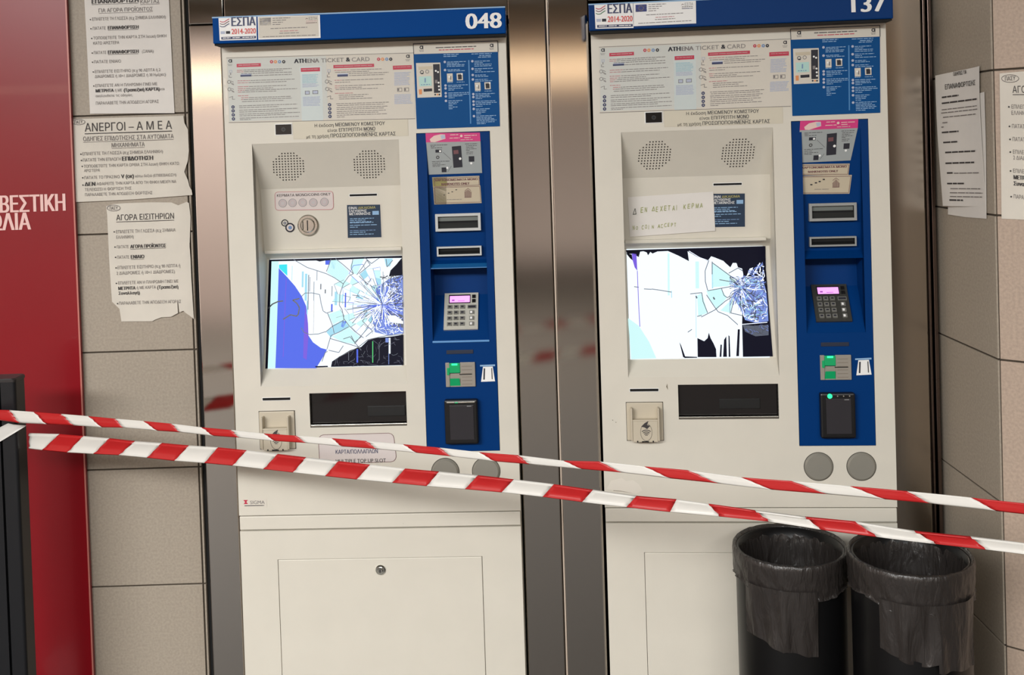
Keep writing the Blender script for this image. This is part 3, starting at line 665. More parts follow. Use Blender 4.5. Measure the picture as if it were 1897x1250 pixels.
    for col, bx in ((L, 480), (R, 855)):
        for bs, ls in col:
            for y in bs: pr.disc(bx + (y - 600) * .03, y, 17, LILAC, 2, 12)
            for x0, x1, y in ls: pr.dashes(x0, x1, y + 4, 11, SKYINK, 2, 20, 70, 8)
    for x, y in ((540, 543), (918, 665)):
        pr.poly([(x - 40, y - 55), (x + 38, y - 58), (x + 42, y + 55), (x - 34, y + 58)], POSTER, 2); pr.disc(x - 5, y - 10, 14, WHITE, 3); pr.rect(x + 4, y - 20, x + 20, y + 30, GREYINK, 3)
        pr.poly([(x + 92, y - 58), (x + 175, y - 62), (x + 180, y + 35), (x + 98, y + 38)], POSTER, 2); pr.poly([(x + 108, y - 42), (x + 160, y - 46), (x + 164, y + 22), (x + 114, y + 26)], INK, 3); pr.disc(x + 165, y - 48, 13, WHITE, 4)
        pr.dashes(x - 35, x + 40, y + 68, 10, SKYINK, 2, 10, 40, 6); pr.dashes(x + 95, x + 200, y + 62, 10, SKYINK, 2, 10, 40, 6)
    pr.build('route_poster', root)

    # clear notice strip under the poster
    post = affine([(542, 224), (755.5, 218), (544, 258.2)], [(1229.5, 202), (1450, 195.5), (1230.8, 235.4)]) if B else None
    pr = Print(FA, 0.0, .0004, post)
    pr.poly([(542, 224), (755.5, 218), (757, 251.5), (544, 258.2)], mat('notice_strip', (200, 192, 172), .35), 0)
    pr.poly([(543, 225), (755, 219), (756.2, 251), (545, 257.6)], mat('notice_strip_face', (208, 201, 182), .35), .6)
    T = dict(bold=.004)
    pr.text('Η έκδοση', 583, 232.8, 5.8, PAPERINK, 618, **T); pr.text('ΜΕΙΩΜΕΝΟΥ ΚΟΜΙΣΤΡΟΥ', 621.5, 231.2, 6.2, INK, 713, bold=.008)
    pr.text('είναι', 607, 241.8, 5.6, PAPERINK, 625, **T); pr.text('ΕΠΙΤΡΕΠΤΗ', 628, 240.8, 6.2, INK, 670.5, bold=.008); pr.text('ΜΟΝΟ', 674, 239, 6.2, INK, 695, bold=.012, under=True)
    pr.text('με τη χρήση', 568, 253.2, 5.8, PAPERINK, 609.5, **T); pr.text('ΠΡΟΣΩΠΟΠΟΙΗΜΕΝΗΣ ΚΑΡΤΑΣ', 612.5, 251.3, 6.4, INK, 733, bold=.008)
    pr.build('notice_strip', root)

    # peeled tape, residue and scuffs on the paint, each a mark of its own
    SC = mat('scuff', (128, 118, 100), .6); RES = mat('tape_residue', (222, 216, 204), .35); YEL = mat('stain', (206, 190, 160), .5)
    def mark(name, pts, m):
        pr = Print(FA if not B else FB, 0.0, .0005); pr.poly(pts, m, 0); pr.build(name, root)
    dot = lambda x, y, r_: [(x + r_ * math.cos(k * PI / 4), y + r_ * .9 * math.sin(k * PI / 4)) for k in range(8)]
    if not B:
        for x, y, r_ in ((473, 1053, 1.2), (678.5, 958, 1.1), (959.5, 1105, 2.4), (747, 969, 1.0)): mark('scuff_mark', dot(x, y, r_), SC)
        mark('stain', [(650, 1150), (656, 1158), (667, 1178), (664, 1180), (655, 1168)], YEL)
        for p in ([(414, 143), (419, 147), (419, 158), (414, 156)], [(415.5, 160), (422, 166), (422, 186), (418, 180)], [(417.5, 196), (423, 194), (424, 214), (419, 212)]): mark('tape_scrap', p, RES)
    else:
        mark('tape_scrap', [(1124, 905), (1132, 890), (1152, 885), (1160, 891), (1172, 889), (1184, 897), (1190, 908), (1178, 914), (1150, 912)], RES)
        mark('scuff_mark', [(1136, 907.6), (1150, 909), (1176, 913.5), (1150, 910), (1136, 908.6)], SC); mark('scuff_mark', [(1234, 716), (1236, 710), (1237.5, 722)], SC)
        for x, y in ((1141, 782), (1135, 778)): mark('scuff_mark', dot(x, y, .9), SC)
    # camera window
    (u0, z1), (u1, z0) = a(510.5, 231), a(540.5, 248.5)
    m = MB(); m.box(u0 - .002, u1 + .002, -.0015, .003, z0 - .002, z1 + .002, WHITE, .0008); m.box(u0, u1, -.0022, .003, z0, z1, mat('black_glass', (12, 13, 16), .08)); cw = m.build('camera_window', root)
    m = MB(); m.ring((u0 + u1) / 2, (z0 + z1) / 2, .003, .0055, -.0028, DARKPL, 20); m.disc((u0 + u1) / 2, (z0 + z1) / 2, .003, -.003, -.002, mat('lens_glint', (90, 130, 134) if B else (40, 44, 50), .1), 16); m.build('lens', cw)

    # speaker grilles
    for cx, cy in ((534.5, 308.5), (684.2, 304.3)):
        pr = Print(FA, d_recess, .0006); hole = mat('grille_hole', (40, 34, 30), .9)
        for i in range(-5, 6):
            for j in range(-5, 6):
                if abs(i) + abs(j) > 7 or (abs(i) == 5 and abs(j) > 3) or (abs(j) == 5 and abs(i) > 3): continue
                x = cx + i * 5.5 + j * .25; y = cy + j * 4.9 - i * .17
                pr.disc(x, y, 1.25, hole, 1, 8)
        pr.build('speaker_grille', root)
    # printed coin sticker, coin slot, receipt slot, slate sticker on the recessed face
    if not B:
        pr = Print(FA, d_recess, .0006).crop(450, 240, 5.209)
        pts = []
        for cx, cy, a0 in ((842, 622, -90), (846, 742, 0), (342, 750, 90), (338, 630, 180)):
            pts += [(cx + 28 * math.cos(math.radians(a0 + t)), cy + 28 * math.sin(math.radians(a0 + t))) for t in (0, 30, 60, 90)]
        pr.poly(pts, CLEAR, 1); pr.line(pts + pts[:1], 5, PINKINK, 2)
        pr.text('ΚΕΡΜΑΤΑ ΜΟΝΟ/COINS ONLY', 330, 637, 24, PAPERINK, 845, bold=.01)
        for x, y in ((385, 710), (480, 706), (578, 704), (680, 703), (787, 698)): pr.disc(x, y, 40, COINGREY, 2, 24); pr.disc(x, y, 40, GREYINK, 3, 24, 37); pr.disc(x, y, 26, FAINTPINK, 3, 20, 23)
        pr.build('coin_sticker', root)
        u, z = a(571, 417, .068); dd = d_recess(z)
        m = MB(); m.disc(u, z, .0268, dd - .006, dd + .01, CHROME, 40, .003); m.disc(u, z, .02, dd - .009, dd - .006, CHROME, 36, .004); cs = m.build('coin_slot', root)
        m = MB(); m.box(u - .0125, u - .0105, dd - .0094, dd - .0085, z - .011, z + .011, BLACK); m.box(u - .0012, u + .0012, dd - .0094, dd - .0085, z - .013, z + .013, BLACK); m.build('slot', cs)
        pr = Print(FA, d_recess, .0006)
        pr.disc(527.7, 412.8, 6.6, INK, 1, 24, 4.8); pr.disc(527.9, 413, 2.6, NAVY, 1, 14, 1.4); pr.disc(537.4, 421.4, 8.8, INK, 2, 24, 6.2); pr.disc(537.4, 421.4, 6.2, CLEAR, 2, 24); pr.disc(537.8, 421.4, 3.4, MIDBLUE, 3, 16)
        pr.build('coin_symbol', root)
    pr = Print(FA, d_recess, .0006); pr.rect(646.5, 359, 699, 364.6, WHITE, 0); pr.rect(647.7, 360, 698.2, 363.7, BLACK, 1); pr.build('receipt_slot', root)
    def affr(dx, dy):
        ua, za = FA.at(643, 379.2, .065); ub, zb = FB.at(dx, dy, .065); return lambda u, z: (u + ub - ua, z + zb - za)
    pr = Print(FA, d_recess, .0007, affr(1316, 358.5) if B else None).crop(450, 240, 5.209)
    pr.poly([(993, 715), (1335, 712), (1350, 1050), (1000, 1058)], POSTER, 0); pr.poly([(1005, 727), (1325, 723), (1338, 1038), (1013, 1045)], SMALLDARK, 1)
    pr.text('ΕΙΝΑΙ', 1022, 757, 22, WHITE, 1100, bold=.012); pr.text('ΔΙΚΑΙΩΜΑ', 1112, 755, 22, OLIVE, 1280, bold=.012); pr.text('ΕΛΕΥΘΕΡΗΣ', 1025, 787, 22, WHITE, 1195, bold=.012); pr.text('ΜΕΤΑΚΙΝΗΣΗΣ', 1028, 815, 22, WHITE, 1232, bold=.012)
    pr.rect(1250, 785, 1312, 822, SKYINK, 2)
    for x1, y in ((1265, 860), (1190, 876), (1240, 892), (1298, 924), (1110, 942), (1260, 900), (1280, 975), (1185, 992), (1262, 1012)): pr.dashes(1033, x1, y, 8, MIDBLUE if y % 2 else SKYINK, 2, 20, 60, 7)
    pr.build('slate_sticker', root)

    # display
    m = MB(); q = PROFILE[3], PROFILE[4]
    z1, d1 = q[0]; z0, d0 = q[1]
    m.poly([(SCR_U0, d1 - .0015, z1), (SCR_U1, d1 - .0015, z1), (SCR_U1, d0 - .0015, z0), (SCR_U0, d0 - .0015, z0)], SCREEN_WHITE_)
    for u in (SCR_U0, SCR_U1): m.poly([(u, d1 - .0015, z1), (u, d0 - .0015, z0), (u, d0 + .004, z0), (u, d1 + .004, z1)], DARKPL)
    disp = m.build('display', root, fix=False)
    (display_right if B else display_left)(root, disp)
    # bright plastic lip around the screen
    m = MB()
    m.box(SCR_U0 - .004, SCR_U1 + .004, PROFILE[2][1] - .012, PROFILE[2][1] + .004, PROFILE[2][0] - .004, PROFILE[2][0] + .005, PAINT, .002)
    m.build('screen_lip', root)

    # lower left: slot, card pocket, ticket tray
    (u0, z1), (u1, z0) = a(486.5, 737), a(538, 740.5)
    m = MB(); m.box(u0 - .0012, u1 + .0012, -.0008, .004, z0 - .0012, z1 + .0012, WHITE); m.box(u0, u1, -.0012, .004, z0, z1, BLACK); m.build('card_slot', root)
    pu0, pz1 = a(480, 762); pu1, pz0 = a(548, 830)
    m = MB(); m.box(pu0 - .001, pu1 + .001, -.0012, .001, pz0 - .001, pz1 + .001, PAINT_LINE); m.box(pu0, pu1, -.004, .001, pz0, pz1, BEIGE, .002)
    q0, q1 = a(489, 770)[0], a(537, 770)[0]; qz = a(489, 790)[1]
    for u in (q0, q1):
        m.box(u - .0022, u + .0022, -.024, -.003, pz0 + .004, a(489, 769)[1], BEIGE, .0018)
    pk = m.build('card_pocket', root)
    m = MB(); m.box(q0 + .002, q1 - .002, -.022, -.003, pz0 + .001, qz, BEIGE, .002); m.box(q0 + .002, q1 - .002, -.0235, -.019, qz - .003, qz + .0006, BEIGE, .0012)
    for t in (.2, .78): m.box(q0 + t * (q1 - q0) - .0015, q0 + t * (q1 - q0) + .0015, -.0228, -.02, pz0 + .001, pz0 + .005, BLACK)
    m.box(q0 + .36 * (q1 - q0), q0 + .62 * (q1 - q0), -.0228, -.02, pz0 + .001, pz0 + .004, BLACK); pf = m.build('pocket_front', pk)
    m = MB(); cu, cz = (q0 + q1) / 2 + .002, (pz0 + qz) / 2; y = -.0226
    m.ring(cu, cz - .002, .0205, .0215, y, PAPERINK, 40, sx=.66)
    for i, r in enumerate((.004, .008, .012, .0165)): m.ring(cu, cz - .016 + .003, r * .95, r * .95 + .0017, y - .0002, INK, 14, PI * .28, PI * .72)
    m.poly([(cu - .012, y - .0002, cz + .012), (cu - .004, y - .0002, cz + .020), (cu + .006, y - .0002, cz + .026), (cu + .002, y - .0002, cz + .016), (cu + .010, y - .0002, cz + .014), (cu + .002, y - .0002, cz + .006), (cu - .004, y - .0002, cz + .010)], PAPERINK)
    m.build('contactless_symbol', pk)
    m = MB()
    m.poly([(hu0, .07, hz0), (hu1, .07, hz0), (hu1, .07, hz1), (hu0, .07, hz1)], TRAYIN)
    m.poly([(hu0, .0, hz0), (hu1, .0, hz0), (hu1, .07, hz0), (hu0, .07, hz0)], TRAYIN); m.poly([(hu0, .022, hz1), (hu1, .022, hz1), (hu1, .07, hz1), (hu0, .07, hz1)], TRAYIN)
    for u in (hu0, hu1): m.poly([(u, .0, hz0), (u, .07, hz0), (u, .07, hz1), (u, .0, hz1)], TRAYIN)
    m.box(hu0, hu1, .001, .006, hz0, hz0 + .006, CHROME, .001)
    tr = m.build('ticket_tray', root)
    m = MB(); m.box(hu0 + .0015, hu1 - .0015, .012, .015, hz0 + .006, hz1 - .001, SMOKE, .001); fl = m.build('tray_flap', tr)
    (u0, z1), (u1, z0) = (a(681, 752, .012), a(751, 769, .012)) if not B else (FB.at(1332, 738.5, .012), FB.at(1408, 756, .012))
    m = MB(); m.box(u0, u1, .009, .013, z0, z1, mat('flap_recess', (10, 11, 11), .5), .0008); m.build('flap_slot', fl)
    if not B:
        pr = Print(FA, 0.0, .0006)
        pts = []
        for cx, cy, a0 in ((720, 812, -90), (724, 845, 0), (602, 849, 90), (600, 815, 180)):
            pts += [(cx + 10 * math.cos(math.radians(a0 + t)), cy + 10 * math.sin(math.radians(a0 + t))) for t in (0, 30, 60, 90)]
        pr.poly(pts, CLEAR, 0); pr.line(pts + pts[:1], .9, MAROON, 1)
        pr.text('ΚΑΡΤΑ/ΠΟΛΛΑΠΛΩΝ', 622, 836.8, 7, NAVY, 700, bold=.006); pr.text('MULTIPLE TOP UP SLOT', 622, 854, 6.6, PAPERINK, 715, bold=.006)
        pr.build('top_up_sticker', root)
        pr = Print(FA, 0.0, .0006).crop(420, 680, 4.465)
        pr.rect(130, 1090, 330, 1162, POSTER, 0); pr.poly([(138, 1098), (176, 1097), (163, 1114), (178, 1130), (140, 1131), (154, 1114)], CRIMSON); pr.text('SIGMA', 195, 1117, 28, GREYINK, 315); pr.dashes(148, 310, 1145, 7, INK, 1, 80, 170, 2)
        pr.build('maker_sticker', root)
    # round buttons
    for u in (0.5174, 0.6182):
        z = ZS + .1005
        m = MB(); m.ring(u, z, .0335, .0352, -.0006, PAINT_LINE, 44); m.disc(u, z, .0335, -.004, .002, BTN, 48, .003); m.disc(u, z, .0305, -.006, -.003, BTN, 48, .0012); m.build('round_button', root)

    # ---------------- blue payment panel
    m = MB(); g = .0012
    m.box(bu0, bu1, .012, .02, zb0, zb1, BLACK) if False else None
    plate(m, bu0 + g, bu1 - g, zb0 + g, zb1 - g, [(BU0, BU1, BPROF[-1][0], BPROF[0][0])], -.0008, .02, BLUE)
    for (za, da), (zb, db) in zip(BPROF, BPROF[1:]): m.poly([(BU0, da, za), (BU1, da, za), (BU1, db, zb), (BU0, db, zb)], BLUE)
    for u in (BU0, BU1): m.poly([(u, -.0008, BPROF[0][0])] + [(u, d, z) for z, d in BPROF] + [(u, -.0008, BPROF[-1][0])], BLUE)
    bp = m.build('payment_panel', root)
    m = MB(); zs = BPROF[-1][0]; m.box(BU0 - .001, BU1 + .001, -.004, .003, zs - .004, zs + .001, mat('blue_edge', (96, 150, 206), .3), .0015) if not B else None
    if not B:
        m.build('shelf_edge', bp); m = MB(); EDG = mat('blue_edge', (96, 150, 206), .3); (zt, dt), (zl, dl) = BPROF[1], BPROF[2]
        m.box(BU0, BU1, dl - .0022, dl + .001, zl - .0012, zl + .0006, EDG, .0005); m.build('ledge_edge', bp)
        m = MB(); m.poly([(BU0 + .0005, dt - .0008, zt - .001), (BU1 - .0005, dt - .0008, zt - .001), (BU1 - .0005, dl - .0008, zl), (BU0 + .0005, dl - .0008, zl)], mat('ledge_lit_blue', (24, 92, 150), .25)); m.build('ledge', bp)  # ceiling light on the upturned ledge put into a paler blue
    # stickers in the well
    dB = lambda z: d_blue(z)
    if not B:
        pr = Print(FA, dB, .0012).crop(780, 240, 8.33)
        pr.poly([(70, 55), (908, 45), (918, 180), (78, 198)], MAGENTA, 0); pr.poly([(78, 198), (918, 180), (943, 668), (122, 695)], STICKGREY, 0)
    else:
        ua = [FA.at(*p, .005) for p in ((788.4, 246.6), (889, 245.4), (794.6, 323.4))]; ub = [FB.at(*p, .005) for p in ((1481, 224), (1588.5, 220.6), (1481, 301.5))]
        A_ = Matrix(((ua[1][0] - ua[0][0], ua[2][0] - ua[0][0]), (ua[1][1] - ua[0][1], ua[2][1] - ua[0][1]))); B_ = Matrix(((ub[1][0] - ub[0][0], ub[2][0] - ub[0][0]), (ub[1][1] - ub[0][1], ub[2][1] - ub[0][1]))); T_ = B_ @ A_.inverted()
        pr = Print(FA, dB, .0012, lambda u, z: tuple(Vector(ub[0]) + T_ @ Vector((u - ua[0][0], z - ua[0][1])))).crop(780, 240, 8.33)
        pr.poly([(70, 55), (908, 45), (912, 180), (74, 198)], MAGENTA, 0); pr.poly([(74, 198), (912, 180), (862, 672), (98, 695)], STICKGREY, 0)
    pr.poly([(135, 150), (200, 95), (300, 72), (370, 75), (380, 140), (300, 165), (210, 195), (150, 190)], SKIN, 1); pr.poly([(300, 90), (360, 80), (375, 130), (320, 150)], LILAC, 2)
    for x0, x1, y, mm in ((450, 575, 82, SKIN), (665, 860, 92, SKIN), (440, 600, 132, SKIN), (670, 765, 124, SKIN), (610, 800, 158, FAINTPINK)): pr.dashes(x0, x1, y, 13, mm, 1, 50, 110, 10)
    pr.disc(622, 98, 20, SKIN, 1)
    for x0, x1, y in ((145, 405, 242), (150, 210, 262), (155, 325, 284), (170, 440, 494), (175, 300, 520), (178, 380, 546), (180, 290, 568), (680, 870, 222), (695, 860, 250), (695, 810, 274), (695, 855, 300), (695, 750, 322), (700, 810, 350), (700, 800, 374)): pr.dashes(x0, x1, y, 9, PAPERINK, 1, 20, 70, 8)
    pr.poly([(475, 262), (618, 248), (642, 578), (502, 590)], INK, 1); pr.poly([(500, 320), (575, 312), (580, 372), (506, 380)], MAROON, 2); pr.disc(604, 448, 20, WHITE, 2, sx) if False else pr.disc(604, 448, 20, WHITE, 2)
    for x, y, w, h in ((222, 310, 96, 46), (735, 412, 86, 84), (318, 585, 74, 74)): pr.rect(x, y, x + w, y + h, INK, 1)
    for x, y in ((296, 332), (775, 520), (406, 590)): pr.disc(x, y, 17, WHITE, 2)
    pr.disc(258, 428, 26, PAPERINK, 1, 14, 14); pr.line([(340, 350), (465, 465)], 4, PAPERINK, 1); pr.line([(415, 650), (470, 560)], 4, PAPERINK, 1)
    pr.build('contactless_guide', bp)
    if not B:
        pr = Print(FA, dB, .0014).crop(780, 240, 8.33)
        pr.poly([(172, 735), (900, 712), (908, 868), (185, 890)], CREAMY, 0); pr.poly([(175, 738), (400, 730), (405, 880), (187, 888)], OLIVE, 0)
        pr.poly([(185, 880), (915, 860), (935, 1132), (205, 1155)], CREAMY, 1); pr.poly([(188, 882), (390, 876), (395, 1148), (208, 1153)], mat('sticker_olive_pale', (176, 166, 116), .4), 1)
        A0 = ((205, 752), (893, 730), (898, 855), (212, 876)); B0 = ((210, 895), (905, 875), (922, 1115), (222, 1135))
    else:
        # on the right machine the lower half has slipped out of line
        pr = Print(FB, dB, .0014).crop(1440, 210, 4.63)
        pr.poly([(192, 435), (620, 430), (608, 532), (192, 530)], CREAMY, 0); pr.poly([(200, 538), (638, 527), (617, 688), (195, 692)], CREAMY, 1)
        A0 = ((200, 445), (612, 440), (602, 522), (200, 522)); B0 = ((208, 546), (628, 537), (610, 680), (204, 682))
    for q in (A0, B0): pr.line(list(q) + [q[0]], 6 if not B else 4, MAROON, 2)
    if not B:
        pr.text('ΧΑΡΤΟΝΟΜΙΣΜΑΤΑ ΜΟΝΟ', 212, 782, 30, MAROON, 870, bold=.03); pr.text('BANKNOTES ONLY', 315, 843, 34, MAROON, 745, bold=.03); T0 = lambda x, y: (x, y)
    else:
        pr.text('ΧΑΡΤΟΝΟΜΙΣΜΑΤΑ ΜΟΝΟ', 207, 466, 17, MAROON, 592, bold=.03); pr.text('BANKNOTES ONLY', 262, 501, 17, MAROON, 518, bold=.03); T0 = lambda x, y: (205 + (x - 205) * .57, 545 + (y - 890) * .56)
    for x, y in ((355, 1008), (424, 980), (480, 960), (542, 928)): X, Y = T0(x, y); pr.rect(X - 10, Y - 5, X + (14 if not B else 9), Y + 5, INK, 3)
    X, Y = T0(725, 985); s_ = 1 if not B else .57
    for i in range(-3, 4): pr.line([(X + i * 16 * s_, Y - 60 * s_ + abs(i) * 10), (X + i * 15 * s_, Y + 60 * s_)], 8 * s_, MAROON, 3)
    pr.line([(X - 55 * s_, Y + 62 * s_), (X + 50 * s_, Y + 58 * s_)], 6 * s_, MAROON, 3); pr.line([(X - 50 * s_, Y - 40 * s_), (X, Y - 80 * s_), (X + 45 * s_, Y - 45 * s_)], 6 * s_, MAROON, 3)
    X, Y = T0(400, 1080); pr.dashes(X, X + 230 * s_, Y, 8 * s_, GREYINK, 3, 20, 60, 8)
    pr.build('banknote_sticker', bp)
    # banknote and receipt mouths
    dsl = lambda z: d_blue(z)
    for nm, c in (('banknote_slot', ((807, 396), (890.5, 392), 32)), ('change_slot', ((809.5, 457), (892, 453.5), 17.5))):
        (xa, ya), (xb, yb), hh = c
        u0, z1 = a(xa, ya, .02); u1 = a(xb, yb, .02)[0]; z0 = a(xa, ya + hh, .02)[1]; dd = d_blue((z0 + z1) / 2)
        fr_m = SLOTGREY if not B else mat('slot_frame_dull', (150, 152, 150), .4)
        t = .0065 if hh > 20 else .004; e = .0012
        m = MB(); plate(m, u0, u1, z0, z1, [(u0 + t, u1 - t, z0 + t, z1 - t)], dd - .013, .016, fr_m); sl = m.build(nm, bp)
        zm_ = (z0 + z1) / 2 - .001
        m = MB(); m.poly([(u0 + t, dd - .0045, z0 + t), (u1 - t, dd - .0045, z0 + t), (u1 - t, dd - .010, zm_), (u0 + t, dd - .010, zm_)], mat('slot_inside', (44, 46, 45), .5) if hh > 20 else BLACK)
        m.poly([(u0 + t, dd - .0045, zm_), (u1 - t, dd - .0045, zm_), (u1 - t, dd - .0045, z1 - t), (u0 + t, dd - .0045, z1 - t)], mat('slot_inside_grey', (104, 110, 106), .5) if hh > 20 else BLACK)
        m.poly([(u0 + t, dd - .0048, zm_), (u1 - t, dd - .0048, zm_), (u1 - t, dd - .0048, zm_ + .004), (u0 + t, dd - .0048, zm_ + .004)], BLACK)
        for u in (u0 + t + .0004, u1 - t - .0004): m.poly([(u, dd - .0125, z0 + t), (u, dd - .003, z0 + t), (u, dd - .003, z1 - t), (u, dd - .0125, z1 - t)], BLACK)
        m.build('slot_throat', sl)
    # keypad on the sloping shelf
    (z3, d3), (z4, d4) = BPROF[-2], BPROF[-1]
    def shelf(u, t, lift): # t 0 bottom .. 1 top
        nx = Vector((0, d3 - d4, z3 - z4)).normalized(); n = Vector((0, -nx.z, nx.y))
        p = Vector((u, d4 + (d3 - d4) * t, z4 + (z3 - z4) * t)) + n * lift; return p[:]
    tb = (a(853, 612, .014)[1] - z4) / (z3 - z4); tt = (a(853, 545, .066)[1] - z4) / (z3 - z4)
    ku0, ku1 = a(822, 612, .014)[0], a(885.5, 610, .014)[0]
    def slab(m, x0, x1, t0, t1, l0, l1, mm):
        vs = [shelf(ku0 + (ku1 - ku0) * x, tb + (tt - tb) * t, l) for l in (l0, l1) for x, t in ((x0, t0), (x1, t0), (x1, t1), (x0, t1))]
        m.mesh(vs, [(0, 1, 2, 3), (4, 5, 6, 7), (0, 1, 5, 4), (1, 2, 6, 5), (2, 3, 7, 6), (3, 0, 4, 7)], mm)
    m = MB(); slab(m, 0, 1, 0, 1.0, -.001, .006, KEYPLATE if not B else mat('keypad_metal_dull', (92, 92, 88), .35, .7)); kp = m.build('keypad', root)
    m = MB(); slab(m, .13, .77, .71, .95, .005, .0068, BLACK); slab(m, .16, .75, .735, .91, .0062, .0076, LCD); slab(m, .22, .30, .77, .81, .0076, .0078, LCDINK); slab(m, .40, .60, .765, .78, .0076, .0078, LCDINK); m.build('lcd', kp)
    for r in range(4):
        for c in range(3):
            m = MB(); x0 = .10 + c * .185; t0 = .09 + r * .155; slab(m, x0, x0 + .135, t0, t0 + .10, .005, .0092, KEYCAP); slab(m, x0 + .03, x0 + .105, t0 + .035, t0 + .075, .0092, .0094, INK); m.build('key', kp)
    for r in range(3):
        m = MB(); t0 = .09 + r * .155; slab(m, .75, .88, t0, t0 + .10, .005, .0092, KEYCAP); slab(m, .77, .83, t0 + .02, t0 + .08, .0092, .0094, WHITE); m.build('key', kp)
    m = MB(); slab(m, .69, .94, .555, .65, .005, .0085, KEYCAP); slab(m, .71, .92, .575, .63, .0085, .0087, INK); m.build('key', kp)
    for r in range(2):
        m = MB(); t0 = .72 + r * .12; slab(m, .82, .92, t0, t0 + .09, .005, .009, DARKPL); m.build('key', kp)
    # dark embossed bar above the reader
    (u0, z1), (u1, z0) = a(827, 648.5), a(877, 654.5)
    m = MB(); m.box(u0, u1, -.0024, .0, z0, z1, mat('label_bar', (26, 36, 58), .5), .0006); m.build('label_bar', bp)
    # chip card reader
    cu0, cu1 = .5265, .5995; cz0, cz1 = ZS + .3114, ZS + .3713
    m = MB(); gx0, gx1 = cu0 + .010, cu0 + .036
    m.box(cu0, gx0, -.006, .0, cz0, cz1, READER, .001); m.box(gx1, cu1, -.006, .0, cz0, cz1, READER, .001); zm = (cz0 + cz1) / 2 + .004
    m.box(gx0, gx1, -.0035, .0, cz0, zm - .0012, READER); 
    for i in range(6): zz = cz0 + .006 + i * .0088; m.box(gx1 + .004, cu1 - .008, -.0066, -.0055, zz, zz + .0012, mat('reader_rib', (128, 118, 106), .5))
    m.box(gx1 - .002, cu1 - .008, -.0072, -.005, zm - .004, zm - .0022, BLACK); cr_ = m.build('card_reader', root)
    m = MB(); m.mesh([(gx0, -.003, cz0 + .001), (gx1, -.003, cz0 + .001), (gx1 - .002, -.010, zm - .012), (gx0 + .001, -.010, zm - .012)], [(0, 1, 2, 3)], GREENPL); m.box(gx0, gx1, -.008, -.003, zm + .001, cz1 - .001, GREENPL, .001); m.box(gx0 - .006, gx0, -.009, -.005, zm - .004, zm + .014, GREENPL, .001)
    m.box(gx0 + .006, gx1 - .006, -.0092, -.0072, cz1 - .006, cz1 - .0015, GREENLED); m.build('green_guide', cr_)
    # card symbol
    post = affine([(890, 676), (918, 675.5), (893, 706.5)], [(1584.5, 664), (1615, 663), (1588, 694.5)]) if B else None
    pr = Print(FA, -.0008, .0006, post).crop(740, 620, 4.167)
    pr.poly([(622, 232), (738, 228), (738, 241), (622, 244)], SKYINK, 1); pr.poly([(645, 246), (720, 244), (738, 358), (630, 362)], WHITE, 1); pr.line([(656, 258), (653, 345)], 11, INK, 2); pr.line([(712, 256), (716, 342)], 7, PAPERINK, 2)
    pr.build('card_symbol', bp)
    # contactless reader
    (u0, z1), (u1, z0) = a(824, 738), a(888, 818)
    m = MB(); m.box(u0, u1, -.02, .0, z0, z1, mat('reader_black', (16, 16, 18), .35), .004); rd = m.build('contactless_reader', root)
    (v0, y1), (v1, y0) = a(832.5, 751, -.02), a(879, 814, -.02)
    m = MB(); m.box(v0, v1, -.0212, -.019, y0, y1, mat('reader_glass', (48, 46, 50), .18), .0008); m.box(v1 - .016, v1 - .005, -.0216, -.021, y1 - .003, y1 - .0015, mat('reader_print', (150, 150, 150), .5)); m.build('glass', rd)
    m = MB(); zz = (z1 + y1) / 2
    if not B: m.box(u0 + .006, u1 - .006, -.0212, -.019, zz - .001, zz + .0025, CHROME, .0008); m.box(u0 + .026, u0 + .034, -.0216, -.02, zz - .0008, zz + .002, GREENPL)
    else:
        m.disc(u0 + .022, zz, .0058, -.022, -.019, GREENLED, 18, .001)
        for i in range(3): m.disc(u0 + .040 + i * .014, zz, .0016, -.0212, -.019, READER, 10)
    m.build('indicator_light', rd)
    return root

SCREEN_WHITE_ = SCREEN_W
MAT_GREEN = mat('print_green', (40, 110, 70), .5)
ma = machine(FA, 'A'); tag(ma, 'cream ticket machine numbered 048 on a bright blue sign, on the left', 'ticket machine', 'station ticket machines')
mb_ = machine(FB, 'B'); tag(mb_, 'cream ticket machine numbered 137, standing behind the two black bins', 'ticket machine', 'station ticket machines')
# ------------------------------------------------------------------ the setting
TILE = 0.325
tile_m = mat('stone_tile', (164, 153, 138), 0.55, noise=(160, 0.11, 0.05))
tile_r = mat('stone_tile_warm', (180, 160, 143), 0.55, noise=(160, 0.12, 0.05))
grout = mat('grout', (66, 58, 48), 0.9)
void_m = mat('void_dark', (10, 10, 10), 0.9)

def structure(mb, name, loc=None, rz=0.0):
    o = mb.build(name)
    if loc is not None: o.location = loc; o.rotation_euler = (0, 0, rz)
    return tag(o, kind='structure')
def tiled(name, fr, u0, u1, ucuts, zref, z0, z1, m, thick=0.03):
    """stone tiles with open joints on frame fr; rows repeat every TILE from zref"""
    mb = MB(); j = 0.0021
    mb.box(u0, u1, 0.004, thick, z0, z1, grout)
    us = [u0] + ucuts + [u1]
    k = math.floor((z0 - zref) / TILE); zs = []
    z = zref + k * TILE
    while z < z1: zs.append(z); z += TILE
    zs.append(z)
    for a, b in zip(us, us[1:]):
        for c, d in zip(zs, zs[1:]):
            c, d = max(c, z0), min(d, z1)
            if d - c < .01: continue
            mb.box(a + j, b - j, 0.0, 0.01, c + j, d - j, m, 0.0012)
    return structure(mb, name, (fr.ox, fr.oy, 0), fr.yaw)

CEIL = 3.0
FS = Frame(0, 2.58, 0.0)                    # steel cladding
FL = Frame(0, 2.81, 0.0)                    # tiled wall on the left, further back
FC = Frame(0, 2.794, 0.0)                   # front of the red cabinet
